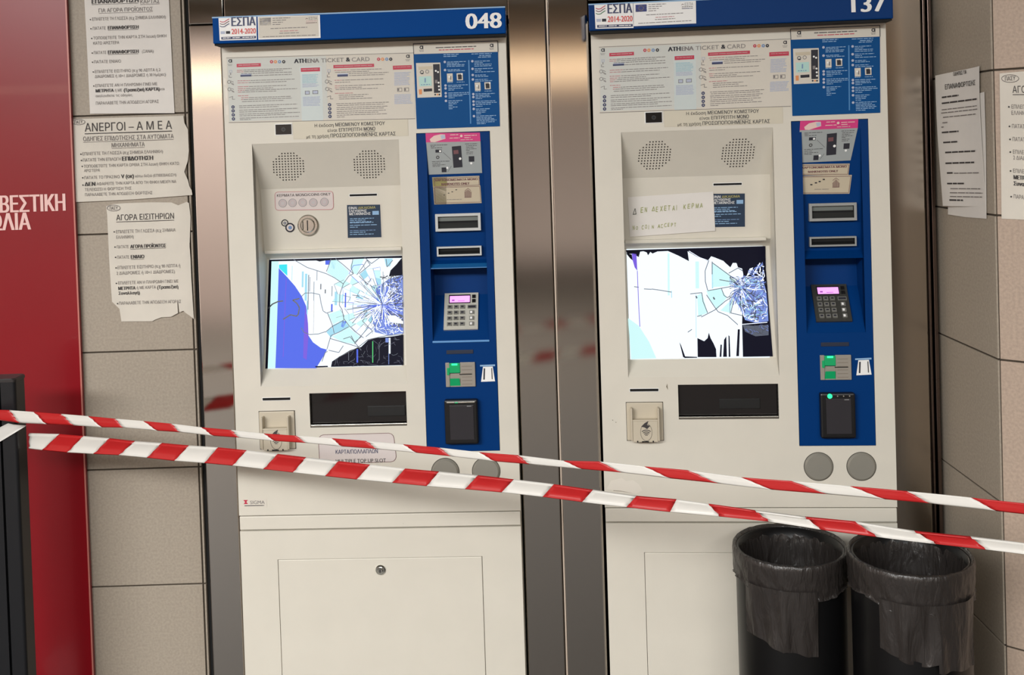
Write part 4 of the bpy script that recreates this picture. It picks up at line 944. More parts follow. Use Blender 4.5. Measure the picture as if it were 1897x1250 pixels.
# left tiles
zl = FL.at(150.2, 653.7)[1]
tu1 = FL.at(373.5, 836)[0]; tu0 = FL.at(150.2, 653.7)[0] - 0.012; tj = FL.at(367.0, 836)[0]
tiled('wall_left', FL, tu0 - 4 * TILE, tu1, [tu0 - 3 * TILE, tu0 - 2 * TILE, tu0 - TILE, tu0, tj], zl, 0.0, CEIL, tile_m)
# right: a tile-wide return towards the viewer, then a face set at an angle
xr = Frame(0, 2.60, 0).at(1743, 560)[0]
FR = Frame(xr, 2.60, -PI / 2)
zr = FR.at(1748.8, 621.5)[1]; ru1 = FR.at(1848, 600)[0]
tiled('wall_right', FR, -0.30, ru1, [], zr, 0.0, CEIL, tile_m)
cxr, cyr = FR.world(ru1, 0, 0)[:2]
FG = Frame(cxr, cyr, math.radians(-40))
tiled('wall_corner', FG, 0.002, 3 * TILE, [TILE, 2 * TILE], zr, 0.0, CEIL, tile_r)

# steel cladding
ztopA = FS.at(420, 47)[1]
def spx(x, y): return FS.at(x, y)[0]
def panel(name, u0, u1, z0, z1, d0=0.0, m=STEELM, bev=0.002):
    mb = MB(); mb.box(u0, u1, d0, d0 + 0.02, z0, z1, m, bev); return structure(mb, name, (0, 2.58, 0))
gap = 0.003
xl0 = spx(380, 836); xl1 = -0.72; xa0 = spx(413.5, 10); xa1 = spx(942, 10)
xm0 = spx(966.5, 836); xms = spx(1037.5, 836); xm1 = spx(1112, 800); xrp1 = spx(1718, 560)
xr0 = 0.93
zj = FS.at(360, 46)[1]
panel('trim_1', xl0, xl1, 0.0, zj - gap / 2)
panel('trim_2', xl0, xa0 - gap / 2, zj + gap / 2, CEIL)
panel('trim_3', xa0 + gap / 2, xa1 - gap / 2, FS.at(660, 14)[1] - .03, CEIL)
panel('trim_4', xm0, xms - .0036, 0.0, CEIL); panel('trim_5', xms + .0032, xm1, 0.0, CEIL)
panel('trim_10', xms - .0012, xms + .0028, 0.0, CEIL, -0.001, mat('seam_bright_edge', (206, 190, 174), .5, .3), .0006)  # pale strip put in for the bright edge along the seam
panel('trim_6', xm1 + .002, xr0 - .002, ZS + 1.255, CEIL)
panel('trim_7', xr0 - .02, xrp1, 0.0, CEIL, 0.0, steel('rough_steel', (186, 176, 164), 0.2))  # rougher sheet, so the notice beside it leaves no clear reflection
# moulded jamb between the last sheet and the tiles
mb = MB(); jm = steel('jamb_steel', (120, 106, 100), 0.28)
j0 = xrp1 + .006
for a, b, d in ((0.0, .007, .004), (.011, .016, .0), (.019, .0255, .012)): mb.box(j0 + a, j0 + b, d, .05, 0, CEIL, jm, .0015)
mb.box(xrp1, xr + .01, .045, .06, 0, CEIL, void_m); structure(mb, 'trim_8', (0, 2.58, 0))
# hollow behind the cladding, its shade put into near-black sheets
mb = MB(); mb.box(xl0 - .09, xr + .05, .52, .54, 0, CEIL, void_m); structure(mb, 'wall_back', (0, 2.58, 0))
mb = MB(); mb.box(tu1 + .002, tu1 + .012, .004, .3, 0, CEIL, void_m); structure(mb, 'gap_shade', (0, 2.81, 0))

# the hall behind the viewer
mb = MB(); mb.box(-6, 4.5, -8, 3.4, -0.1, 0.0, mat('floor_granite', (70, 65, 60), 0.6, spec=0.3, noise=(60, 0.12, 0))); structure(mb, 'floor')
mb = MB(); mb.box(-6, 4.5, -8, 3.4, CEIL, CEIL + .1, mat('ceiling_paint', (112, 106, 97), 0.8)); structure(mb, 'ceiling')
hall = mat('hall_wall', (234, 216, 206), 0.7)
mb = MB(); mb.box(-6, 4.5, -8.1, -8, 0, CEIL, hall); structure(mb, 'wall_rear')
mb = MB(); mb.box(-6.1, -6, -8, 3.4, 0, CEIL, hall); structure(mb, 'wall_far_left')
mb = MB(); mb.box(4.5, 4.6, -8, 3.4, 0, CEIL, mat('hall_wall_dark', (84, 73, 62), 0.7)); structure(mb, 'wall_far_right')
lum = mat('luminaire', (255, 230, 192), .5, emit=2.3)  # unseen strip lights, placed for the bright band mirrored in the steel
mb = MB(); mb.box(-5.9, 4.4, -7.98, -7.90, 2.42, 2.52, lum, .01); structure(mb, 'rear_strip_light')
mb = MB(); mb.box(-5.9, -1.8, -3.99, -3.93, 2.12, 2.20, lum, .01); structure(mb, 'pier_strip_light')
mb = MB(); mb.box(-6, -1.75, -4.2, -4.0, 0, 2.55, mat('hall_pier', (140, 126, 120), 0.6)); structure(mb, 'wall_pier')

def put(objs, c):
    """move the origin of a thing (first object) to c without moving its meshes"""
    for o in objs:
        o.data.transform(Matrix.Translation(-Vector(c)))
def settle(root, kids, fr):
    vs = [v.co for v in root.data.vertices]; c = sum(vs, Vector()) / len(vs)
    put([root] + kids, c); root.location = fr.world(c.x, c.y, c.z); root.rotation_euler = (0, 0, fr.yaw)
    for k in kids: k.parent = root

# ------------------------------------------------------------------ red fire hose cabinet
c1 = FC.at(153, 740)[0]; c0 = c1 - 0.92
RED = mat('cabinet_red', (136, 12, 24), 0.3, spec=0.4, coat=0.1, noise=(3, 0.05, 0))
mb = MB(); mb.box(c0, c1, 0.0, 0.0145, 0.06, 2.25, RED, 0.003)
hc = mb.build('fire_hose_cabinet')
pr = Print(FC, 0.0, .0006)
LET = mat('cabinet_lettering', (238, 196, 190), 0.5)
pr.text('ΠΥΡΟΣΒΕΣΤΙΚΗ', -102, 382.3, 29.5, LET, 119.5, bold=.022); pr.text('ΦΩΛΙΑ', -47, 413.3, 29.5, LET, 55.5, bold=.022)
t = pr.build('lettering')
mb = MB(); mb.box(c1 - .0035, c1 + .0006, -.0012, .0, .065, 2.245, mat('cabinet_edge', (196, 120, 110), .35)); e = mb.build('door_edge')
settle(hc, [t, e], FC)
tag(hc, 'tall red fire hose cabinet with pale pink lettering at the left edge', 'fire hose cabinet')

# ------------------------------------------------------------------ paper notices
def sheet(name, fr, outline, d, m, bend, lift=0.001, cut=0.02, thick=0.0005):
    bm = bmesh.new()
    pts = [fr.at(x, y, d) for x, y in outline]
    f = bm.faces.new([bm.verts.new((u, 0, z)) for u, z in pts])
    for ax in (0, 2):
        lo = min(p[0 if ax == 0 else 1] for p in pts); hi = max(p[0 if ax == 0 else 1] for p in pts); x = lo + cut
        while x < hi:
            no = (1, 0, 0) if ax == 0 else (0, 0, 1); co = (x, 0, 0) if ax == 0 else (0, 0, x)
            bmesh.ops.bisect_plane(bm, geom=bm.verts[:] + bm.edges[:] + bm.faces[:], plane_co=co, plane_no=no); x += cut
    for v in bm.verts:
        dd = d(v.co.z) if callable(d) else d
        v.co.y = dd - bend(v.co.x, v.co.z) - lift
    for f in bm.faces:
        if f.normal.y > 0: f.normal_flip()
    me = bpy.data.meshes.new(name); bm.to_mesh(me); bm.free(); me.materials.append(m)
    o = bpy.data.objects.new(name, me); C.objects.link(o)
    s = o.modifiers.new('thickness', 'SOLIDIFY'); s.thickness = thick; s.offset = -1
    return o
def wavy(seed, amp, su=9.0, sz=6.0):
    r = random.Random(seed); p = [r.uniform(0, 6.28) for _ in range(4)]
    return lambda u, z: amp * (1.2 + .6 * math.sin(su * u * 3 + p[0] + 2 * math.sin(sz * z + p[1])) + .6 * math.sin(sz * z * 2.1 + p[2] + su * u))
def notice(fr, outline, m, bend, draw, label, name='paper_notice', d=0.0, slope=None, group=None, lift=0.001, extra=None):
    o = sheet(name, fr, outline, d, m, bend, lift)
    pr = Print(fr, d, lift + .0008, bend=bend, slope=slope); draw(pr); t = pr.build('printed_text')
    kids = [t] + (extra or [])
    settle(o, kids, fr)
    return tag(o, label, 'notice', group)

A_, B_ = dict(bold=.002), dict(bold=.025)
def d1(pr):
    pr.text('ΕΠΑΝΑΦΟΡΤΙΣΗ', 171, 3.8, 6.6, PAPERINK, 257, bold=.03, under=True); pr.text('ΚΑΡΤΑΣ', 261, 3.6, 6.4, PAPERINK2, 297, under=True)
    pr.text('ΓΙΑ ΑΓΟΡΑ ΠΡΟΪΟΝΤΟΣ', 184, 20, 6.6, PAPERINK2, 284, under=True)
    def b(y, x=168.5): pr.disc(x, y, 1.2, PAPERINK)
    b(36.5); pr.text('ΕΠΙΛΕΓΕΤΕ ΤΗ ΓΛΩΣΣΑ (π.χ ΣΗΜΕΙΑ ΕΛΛΗΝΙΚΗ)', 172, 36, 5.4, PAPERINK2, 308)
    b(53.5, 169.5); pr.text('ΠΑΤΑΤΕ', 173, 53, 5.2, PAPERINK2, 197); pr.text('ΕΠΑΝΑΦΟΡΤΙΣΗ', 201, 52, 5.6, PAPERINK, 257, bold=.03, under=True)
    b(71.5, 171); pr.text('ΤΟΠΟΘΕΤΕΙΤΕ ΤΗΝ ΚΑΡΤΑ ΣΤΗ λευκή ΘΗΚΗ', 174, 71, 5.2, PAPERINK2, 309); pr.text('ΚΑΤΩ ΑΡΙΣΤΕΡΑ', 174, 80.5, 5.2, PAPERINK2, 222)
    b(98.5, 172); pr.text('ΠΑΤΑΤΕ', 175, 98, 5.2, PAPERINK2, 198); pr.text('ΕΠΑΝΑΦΟΡΤΙΣΗ', 201, 97, 5.6, PAPERINK, 257, bold=.03, under=True); pr.text('(ΞΑΝΑ)', 264, 95.5, 5.2, PAPERINK2, 285)
    b(115.5, 172.5); pr.text('ΠΑΤΑΤΕ ΕΝΙΑΙΟ', 175.5, 115, 5.2, PAPERINK2, 225)
    b(133.5, 174); pr.text('ΕΠΙΛΕΓΕΤΕ ΕΙΣΙΤΗΡΙΟ (π.χ 90 ΛΕΠΤΑ ή 2', 177, 133, 5.2, PAPERINK2, 298); pr.text('ΔΙΑΔΡΟΜΕΣ ή 10+1 ΔΙΑΔΡΟΜΕΣ ή 30 Ημέρες)', 177, 142, 5.2, PAPERINK2, 308)
    b(159.5, 175); pr.text('ΕΠΙΛΕΓΕΤΕ ΑΝ Η ΠΛΗΡΩΜΗ ΓΙΝΕΙ ΜΕ', 178, 159, 5.2, PAPERINK2, 292); pr.text('ΜΕΤΡΗΤΑ', 178.5, 168.5, 5.4, PAPERINK, 211, bold=.03); pr.text('ή ΜΕ', 214, 167.5, 5, PAPERINK2, 227); pr.text('(Τραπεζική ΚΑΡΤΑ)', 230, 167, 5.6, PAPERINK, 296, bold=.03); pr.text('και', 298, 165, 4.6, PAPERINK2, 306)
    pr.text('ακολουθείτε τις οδηγίες.', 178.5, 178, 4.4, PAPERINK2, 247)
    pr.text('ΠΑΡΑΛΑΒΕΤΕ ΤΗΝ ΑΠΟΔΕΙΞΗ ΑΓΟΡΑΣ', 179, 191.5, 5.4, PAPERINK2, 295)
notice(FL, [(155.5, -30), (312, -35), (324, 209.6), (168, 210.6), (163, 110)], PAPER, wavy(1, .0011), d1, 'clean white instruction sheet taped on the left tiles, topmost of the three there', lift=.002)
def oval(pr, x, y, rx, ry, s, m):
    pts = [(x + rx * math.cos(t * PI / 12), y + ry * math.sin(t * PI / 12)) for t in range(25)]
    pr.line(pts, 1.0, m, 2); pr.text(s, x - rx * .6, y + .4, ry * 1.05, m, x + rx * .6, bold=.01)
def d2(pr):
    oval(pr, 147, 226, 12, 5, 'ΠΑΣΥ', PAPERINK2)
    pr.text('ΑΝΕΡΓΟΙ – Α Μ Ε Α', 159, 236.5, 14.5, PAPERINK, 320, under=True)
    pr.text('ΟΔΗΓΙΕΣ ΕΠΙΔΟΤΗΣΗΣ ΣΤΑ ΑΥΤΟΜΑΤΑ', 156, 257.5, 7.6, PAPERINK2, 323, bold=.006, under=True); pr.text('ΜΗΧΑΝΗΜΑΤΑ', 208.5, 269, 7.2, PAPERINK2, 269, bold=.006, under=True)
    def b(y, x): pr.disc(x, y, 1.3, PAPERINK)
    b(285.5, 152); pr.text('ΕΠΙΛΕΓΕΤΕ ΤΗ ΓΛΩΣΣΑ (π.χ ΣΗΜΕΙΑ ΕΛΛΗΝΙΚΗ)', 155, 285, 5.4, PAPERINK2, 303)
    b(297, 153); pr.text('ΠΑΤΑΤΕ ΤΗΝ ΕΠΙΛΟΓΗ', 156, 296.5, 5.4, PAPERINK2, 225); pr.text('ΕΠΙΔΟΤΗΣΗ', 227.5, 294, 7, PAPERINK, 284, bold=.035)
    b(308, 154.5); pr.text('ΤΟΠΟΘΕΤΕΙΤΕ ΤΗΝ ΚΑΡΤΑ ΟΡΘΙΑ ΣΤΗ λευκή ΘΗΚΗ ΚΑΤΩ', 157.5, 308, 5.2, PAPERINK2, 333); pr.text('ΑΡΙΣΤΕΡΑ', 158, 316, 5, PAPERINK2, 187)
    b(329, 155.5); pr.text('ΠΑΤΑΤΕ ΤΟ ΠΡΑΣΙΝΟ', 158.5, 329, 5.2, PAPERINK2, 223); pr.text('V (οκ)', 226, 326.5, 7, PAPERINK, 249, bold=.02); pr.text('κάτω δεξιά (ΕΠΙΒΕΒΑΙΩΣΗ)', 252, 326, 4.8, PAPERINK2, 328)
    b(342.5, 156); pr.text('ΔΕΝ', 159, 341, 6.6, PAPERINK, 178, bold=.035); pr.text('ΑΦΑΙΡΕΙΤΕ ΤΗΝ ΚΑΡΤΑ ΑΠΟ ΤΗ ΘΗΚΗ ΜΕΧΡΙ ΝΑ', 181, 340.5, 5.2, PAPERINK2, 328)
    pr.text('ΤΕΛΕΙΩΣΕΙ Η ΦΟΡΤΙΣΗ ΤΗΣ', 159.5, 351, 5.2, PAPERINK2, 245); pr.text('ΠΑΡΑΛΑΒΕΤΕ ΤΗΝ ΑΠΟΔΕΙΞΗ ΦΟΡΤΙΣΗΣ', 160, 360.5, 5.2, PAPERINK2, 284)
notice(FL, [(132, 221), (236, 217.5), (341, 214.4), (343, 228), (349.5, 240), (351, 280), (349, 298), (342.5, 318), (349, 333), (352, 345), (356, 352), (357.5, 361), (250, 369), (179, 372.5), (141, 374), (136, 296)], OLDPAPER, wavy(2, .0014), d2, 'wide creased notice headed ΑΝΕΡΓΟΙ – ΑΜΕΑ, middle sheet of the left tiles', lift=.004)
def d3(pr):
    oval(pr, 212, 385, 12, 5.5, 'ΠΑΣΥ', PAPERINK2)
    pr.text('ΑΓΟΡΑ ΕΙΣΙΤΗΡΙΩΝ', 217, 403, 10, PAPERINK, 323, under=True, bold=.004)
    def b(y, x): pr.disc(x, y, 1.3, PAPERINK)
    b(429, 213.5); pr.text('ΕΠΙΛΕΓΕΤΕ ΤΗ ΓΛΩΣΣΑ (π.χ ΣΗΜΑΙΑ', 217, 429, 5.6, PAPERINK2, 326); pr.text('ΕΛΛΗΝΙΚΗ)', 217.5, 439, 5.4, PAPERINK2, 249)
    b(457, 215); pr.text('ΠΑΤΑΤΕ', 218.5, 457, 5.4, PAPERINK2, 240); pr.text('ΑΓΟΡΑ ΠΡΟΪΟΝΤΟΣ', 243, 456.3, 6, PAPERINK, 308, bold=.025, under=True)
    b(476, 216); pr.text('ΠΑΤΑΤΕ', 219, 476, 5.4, PAPERINK2, 241); pr.text('ΕΝΙΑΙΟ', 244, 475.3, 6, PAPERINK, 268, bold=.025, under=True)
    b(495.5, 217); pr.text('ΕΠΙΛΕΓΕΤΕ ΕΙΣΙΤΗΡΙΟ (π.χ 90 ΛΕΠΤΑ ή', 220, 495, 5.6, PAPERINK2, 335); pr.text('2 ΔΙΑΔΡΟΜΕΣ ή 10+1 ΔΙΑΔΡΟΜΕΣ)', 218, 505.5, 5.6, PAPERINK2, 325)
    b(524, 217.5); pr.text('ΕΠΙΛΕΓΕΤΕ ΑΝ Η ΠΛΗΡΩΜΗ ΓΙΝΕΙ ΜΕ', 221, 523.5, 5.4, PAPERINK2, 332); pr.text('ΜΕΤΡΗΤΑ', 221, 533.5, 5.6, PAPERINK, 252, bold=.025); pr.text('ή ΜΕ ΚΑΡΤΑ', 255, 532.3, 5.2, PAPERINK2, 290); pr.text('(Τραπεζική', 292.5, 531.5, 5.8, PAPERINK, 331, bold=.02); pr.text('Συναλλαγή)', 221.5, 542.5, 5.4, PAPERINK, 260, bold=.02)
    b(561.5, 219.5); pr.text('ΠΑΡΑΛΑΒΕΤΕ ΤΗΝ ΑΠΟΔΕΙΞΗ ΑΓΟΡΑΣ', 222.5, 561, 5.4, PAPERINK2, 337)
notice(FL, [(198, 382), (212, 377.5), (234, 376), (280, 374.5), (318.5, 374.8), (331, 380), (347, 373.5), (351, 376), (353.8, 401.7), (352, 455), (354, 480), (355.5, 512.6), (358, 552), (360.5, 590), (353, 584), (347, 580), (341, 575), (333.6, 577.5), (331.5, 560), (330, 559.7), (331, 579), (318, 586), (300, 587), (288, 591.6), (283, 594.5), (226, 595), (222.7, 571.4), (209, 558), (204, 480), (200.8, 415), (200, 398)],
       OLDPAPER, wavy(3, .0020), d3, 'yellowed ticket notice with torn ragged bottom, lowest sheet of the left tiles', lift=.002)
# return wall on the right: two sheets, the upper one hanging askew
SKEW = -.10
def d4(pr):
    def ln(y, x0, x1, h, m, s): pr.sl = -.20 + .24 * (y - 130) / 250; return (s, x0, y, h, m, x1)
    pr.text(*ln(137, 1776.5, 1797, 6.5, PAPERINK, 'ΟΔΗΓΙΕΣ ΓΙΑ'), bold=.02); pr.text(*ln(161, 1764, 1813, 8.6, PAPERINK, 'ΕΠΑΝΑΦΟΡΤΙΣΗΣ'), bold=.015)
    for y, x0, x1, b in ((180, 1759, 1785, 1), (191, 1759, 1816, 1), (203, 1759, 1816, 0), (209, 1758, 1818, 0), (217, 1761, 1814, 0), (227, 1760, 1768, 0), (235, 1758, 1762, 0), (245, 1759, 1785, 1), (263.5, 1761, 1783, 1), (282, 1764, 1812, 1), (302, 1764, 1811, 1), (320, 1766, 1775, 1), (320.5, 1777, 1818, 0), (339.5, 1766, 1792, 1), (349, 1771, 1820, 0), (356.5, 1770, 1824, 0), (363.5, 1770, 1823, 0), (370, 1769, 1790, 1)):
        pr.sl = -.20 + .24 * (y - 130) / 250; pr.dashes(x0, x1, y, 3.4 if b else 2.0, PAPERINK if b else PAPERINK2, 2, 4, 12, 1)
under = sheet('backing_sheet', FR, [(1758, 190), (1826, 170), (1828, 260), (1829.5, 405), (1790, 402), (1759, 397)], 0.0, PAPER, wavy(6, .001), .0015)
notice(FR, [(1746, 139.7), (1819, 122.4), (1820, 180), (1825, 290), (1829, 383), (1793, 382), (1757, 381), (1751, 260)], PAPER, lambda u, z: .006 + .006 * math.sin(u * 16 + 1.0) + .003 * math.sin(z * 9), d4, 'white sheet hanging askew over another on the side tiles right of the machines', lift=.004, extra=[under])
def d5(pr):
    oval(pr, 1872.5, 145.5, 16, 7, 'ΠΑΣΥ', PAPERINK2)
    pr.sl = -.01; pr.text('ΑΓΟΡΑ ΕΙΣΙΤΗΡΙΩΝ', 1877, 166, 12, PAPERINK, 1994, under=True)
    def t(y, s, x, x1, bold=0.0, m=PAPERINK2, bl=True):
        pr.sl = .0 + (y - 166) * .0005
        if bl: pr.disc(x - 5, y + .5, 1.6, PAPERINK)
        pr.text(s, x, y, 7, m, x1, bold=bold)
    t(197.5, 'ΕΠΙΛΕΓΕΤΕ ΤΗ ΓΛΩΣΣΑ (π.χ ΣΗΜΑΙΑ', 1875, 2000); t(209, 'ΕΛΛΗΝΙΚΗ)', 1875, 1914, bl=False); t(233.5, 'ΠΑΤΑΤΕ ΑΓΟΡΑ ΠΡΟΪΟΝΤΟΣ', 1876, 1975); t(257.5, 'ΠΑΤΑΤΕ ΕΝΙΑΙΟ', 1877, 1930); t(281, 'ΕΠΙΛΕΓΕΤΕ ΕΙΣΙΤΗΡΙΟ (π.χ 90 ΛΕΠΤΑ ή', 1877.5, 2010); t(291.5, '2 ΔΙΑΔΡΟΜΕΣ ή 10+1 ΔΙΑΔΡΟΜΕΣ)', 1878, 2000, bl=False)
    t(316, 'ΕΠΙΛΕΓΕΤΕ ΑΝ Η ΠΛΗΡΩΜΗ ΓΙΝΕΙ ΜΕ', 1878, 2008); t(328, 'ΜΕΤΡΗΤΑ ή ΜΕ ΚΑΡΤΑ (Τραπεζική', 1878.5, 2005, .025, PAPERINK, False); t(339.5, 'Συναλλαγή)', 1878.5, 1925, .025, PAPERINK, False); t(363.5, 'ΠΑΡΑΛΑΒΕΤΕ ΤΗΝ ΑΠΟΔΕΙΞΗ ΑΓΟΡΑΣ', 1879, 2010)
notice(FG, [(1852.5, 136), (2020, 122), (2024, 412), (1856, 405)], OLDPAPER, wavy(5, .0008), d5, 'white notice with an oval stamp, on the angled tiles at the far right', lift=.002)
# hand-written note on the right machine
def d6(pr):
    HW = mat('pen_olive', (150, 160, 74), .6); HWD = mat('pen_dark', (70, 74, 66), .6); r = random.Random(4)
    def write(s, x, y, h, adv, m):
        for ch in s:
            if ch != ' ':
                pr.sl = -.09 + r.uniform(-.08, .08); pr.text(ch, x, y + r.uniform(-.8, .8), h * r.uniform(.85, 1.1), m, x + adv * (r.uniform(.55, .75) if ch not in 'IΙ' else .16), bold=-.012, shear=.15)
            x += adv * (1 if ch != ' ' else .7); y -= adv * .075
        return x
    x = write('Δ', 1172, 393, 11, 12, HWD); x = write('ΕΝ ΔΕΧΕΤΑΙ ΚΕΡΜΑ', 1186.5, 389.5, 8.5, 7.6, HW); write('NO COIN ACCEPT', 1172, 422, 7.5, 6.2, HW)
notice(FB, [(1162.7, 365), (1321, 354.7), (1324.7, 427.3), (1167, 438.5)], PAPER, lambda u, z: .001 + .0012 * math.sin((u - .1) * 9), d6, 'hand-written white note taped over the coin slot of machine 137', name='handwritten_note', d=d_recess, lift=.0015)

# ------------------------------------------------------------------ barrier tape
TW = mat('tape_white', (238, 236, 230), 0.3)
TR = mat('tape_red', (202, 40, 42), 0.3)
for t_ in (TW, TR):
    nt = t_.node_tree; b = nt.nodes['Principled BSDF']; out = nt.nodes['Material Output']
    tl = nt.nodes.new('ShaderNodeBsdfTranslucent'); tl.inputs['Color'].default_value = b.inputs['Base Color'].default_value
    mx = nt.nodes.new('ShaderNodeMixShader'); mx.inputs[0].default_value = 0.22
    nt.links.new(b.outputs[0], mx.inputs[1]); nt.links.new(tl.outputs[0], mx.inputs[2])
    tp = nt.nodes.new('ShaderNodeBsdfTransparent'); m2 = nt.nodes.new('ShaderNodeMixShader'); m2.inputs[0].default_value = 0.10
    nt.links.new(mx.outputs[0], m2.inputs[1]); nt.links.new(tp.outputs[0], m2.inputs[2]); nt.links.new(m2.outputs[0], out.inputs[0])
def tape(name, Y, bounds, first, fold, label, seed):
    """ribbon with stripe boundaries ((x, y) on the upper edge, (x, y) on the lower edge); pleated along its length"""
    fr = Frame(0.084, 1.95, math.radians(-24.2)); mb = MB(); r = random.Random(seed); col = first   # the tapes run from the post towards the viewer's right
    prof = [(0.0, .000), (.10, -.003), (.30, .004), (.48, -.004), (.58, -.001), (.78, -.007), (.90, -.002), (1.0, .001)] if fold else [(0.0, .001), (.12, -.006), (.24, .003), (.55, -.002), (.85, .006), (.93, -.004), (1.0, .0)]
    for (p, q), (p2, q2) in zip(bounds, bounds[1:]):
        N = 8; rows = []
        for i in range(N + 1):
            t = i / N; c = []
            ax, ay = p[0] + (p2[0] - p[0]) * t, p[1] + (p2[1] - p[1]) * t; bx, by = q[0] + (q2[0] - q[0]) * t, q[1] + (q2[1] - q[1]) * t
            for s, dd in prof:
                x, y = ax + (bx - ax) * s, ay + (by - ay) * s
                u, z = fr.at(x, y, Y)
                w = (.28 if Y else .5) * (1 + .4 * math.sin(x * .021 + s * 2 + seed))
                c.append(fr.world(u, Y + dd * w + .003 * math.sin(x * .013 + seed), z)[:])
            rows.append(c)
        n = len(prof)
        mb.mesh([v for c in rows for v in c], [(i * n + j, (i + 1) * n + j, (i + 1) * n + j + 1, i * n + j + 1) for i in range(N) for j in range(n - 1)], TW if col else TR)
        col = not col
    return mb, fr
low = [((53.5, 802.4), (53, 831)), ((110.7, 803.6), (77.4, 833.6)), ((156.2, 807), (125.3, 837.7)), ((204.7, 810.9), (174.6, 840)), ((252, 816.3), (222, 842.2)), ((300.7, 820), (273.1, 847.3)), ((350, 825.2), (322.9, 853.4)),
       ((402.6, 829), (377.3, 858)), ((455.7, 834.6), (429.1, 863.1)), ((513.5, 841.2), (486.3, 869.5)), ((567.3, 847), (542, 875.4)), ((628, 853.3), (602.7, 881.3)), ((687.5, 859.6), (662.2, 887.2)), ((751.6, 867), (727.6, 893.2)), ((813.6, 873.3), (790.9, 900)),
       ((884.5, 880.9), (860.4, 906.4)), ((950.9, 888.7), (928, 912.7)), ((1025.8, 897), (1004.3, 920.8)), ((1099.2, 906.5), (1078.9, 929.3)), ((1180, 917.3), (1161.2, 938.2)), ((1254, 924), (1241.8, 947.4)), ((1312, 933), (1333, 957)), ((1398, 946), (1425, 967)),
       ((1490.6, 957.3), (1521, 981.3)), ((1584.2, 964.9), (1626, 993.4)), ((1693, 981.8), (1735, 1006.8)), ((1797.4, 993.7), (1827.4, 1018.7)), ((1906, 1008), (1936, 1033)), ((2020, 1022), (2050, 1047)), ((2140, 1037), (2168, 1060)), ((2260, 1052), (2288, 1074)), ((2380, 1066), (2405, 1088)), ((2490, 1080), (2490, 1098))]
mb, fr = tape('barrier_tape', 0.0, low, True, False, '', 2)
o = mb.build('barrier_tape', smooth=True, fix=False); sd = o.modifiers.new('thickness', 'SOLIDIFY'); sd.thickness = .0003
tag(o, 'lower red and white barrier tape, starting behind the black post', 'barrier tape', 'barrier tapes across the machines')
upp = [((-40, 757), (-40, 772)), ((19, 759), (38, 783)), ((63.3, 762.5), (86.7, 785.3)), ((112.6, 766.6), (136, 788)), ((162, 771), (187, 791.9)), ((212, 776), (226.5, 792.5)), ((264, 780.2), (290.6, 798)), ((317.2, 784.7), (333.6, 800.5)), ((374, 791), (397, 806.8)), ((429.8, 795.4), (445, 809.6)), ((490, 802), (510.4, 816)),
       ((549.6, 806.4), (567.3, 820)), ((614, 811.8), (633, 827.3)), ((677.4, 817.2), (697.6, 832.4)), ((745.3, 823.3), (770.6, 839)), ((814.3, 829), (835.8, 844.8)), ((888.3, 836.6), (918.6, 853.6)), ((961.3, 842), (982.8, 859)), ((1044, 852.8), (1077.7, 868.6)), ((1109.8, 855), (1151, 875.8)), ((1192, 864.5), (1241.8, 886.7)),
       ((1273.4, 870.9), (1331.6, 894.9)), ((1373.3, 882.9), (1430.3, 905.7)), ((1466.6, 889.6), (1533.6, 914.9)), ((1574, 900.4), (1640, 925.7)), ((1680, 910.6), (1722.5, 933)), ((1798.7, 921.2), (1846, 945.6)), ((1910, 932), (1956, 957)), ((2025, 944), (2065, 966)), ((2140, 956), (2180, 978)), ((2260, 968), (2295, 989)), ((2380, 980), (2410, 1000)), ((2525, 995), (2525, 1010))]
mb, fr = tape('barrier_tape', -0.075, upp, False, True, '', 5)
o = mb.build('barrier_tape', smooth=True, fix=False); sd = o.modifiers.new('thickness', 'SOLIDIFY'); sd.thickness = .0003
tag(o, 'upper red and white barrier tape, passing in front of the black post', 'barrier tape', 'barrier tapes across the machines')

# ------------------------------------------------------------------ black barrier post
FP = Frame(0, 2.505, 0)
FPB = Frame(0, 2.56, 0)
pu1 = FPB.at(48.8, 745)[0]; ptop = FP.at(30, 703)[1]
pw, pd = 0.11, 0.055
root = empty('barrier_post', (pu1 - pw / 2, 2.5325, 0)); tag(root, 'black grooved aluminium barrier post at the left edge, holding the tapes', 'barrier post')
PM = mat('post_black', (30, 31, 34), 0.34, 0.3)
def post_outline(g=0.0):
    h, k = pw / 2 + g, pd / 2 + g; pts = []
    for cx, cy, a0 in ((h - .008, -k + .008, -90), (h - .008, k - .008, 0), (-h + .008, k - .008, 90), (-h + .008, -k + .008, 180)):
        pts += [(cx + .008 * math.cos(math.radians(a0 + t)), cy + .008 * math.sin(math.radians(a0 + t))) for t in range(0, 91, 15)]
    return pts
mb = MB(); pts = []
for x, y in post_outline():
    pts.append((x, y))
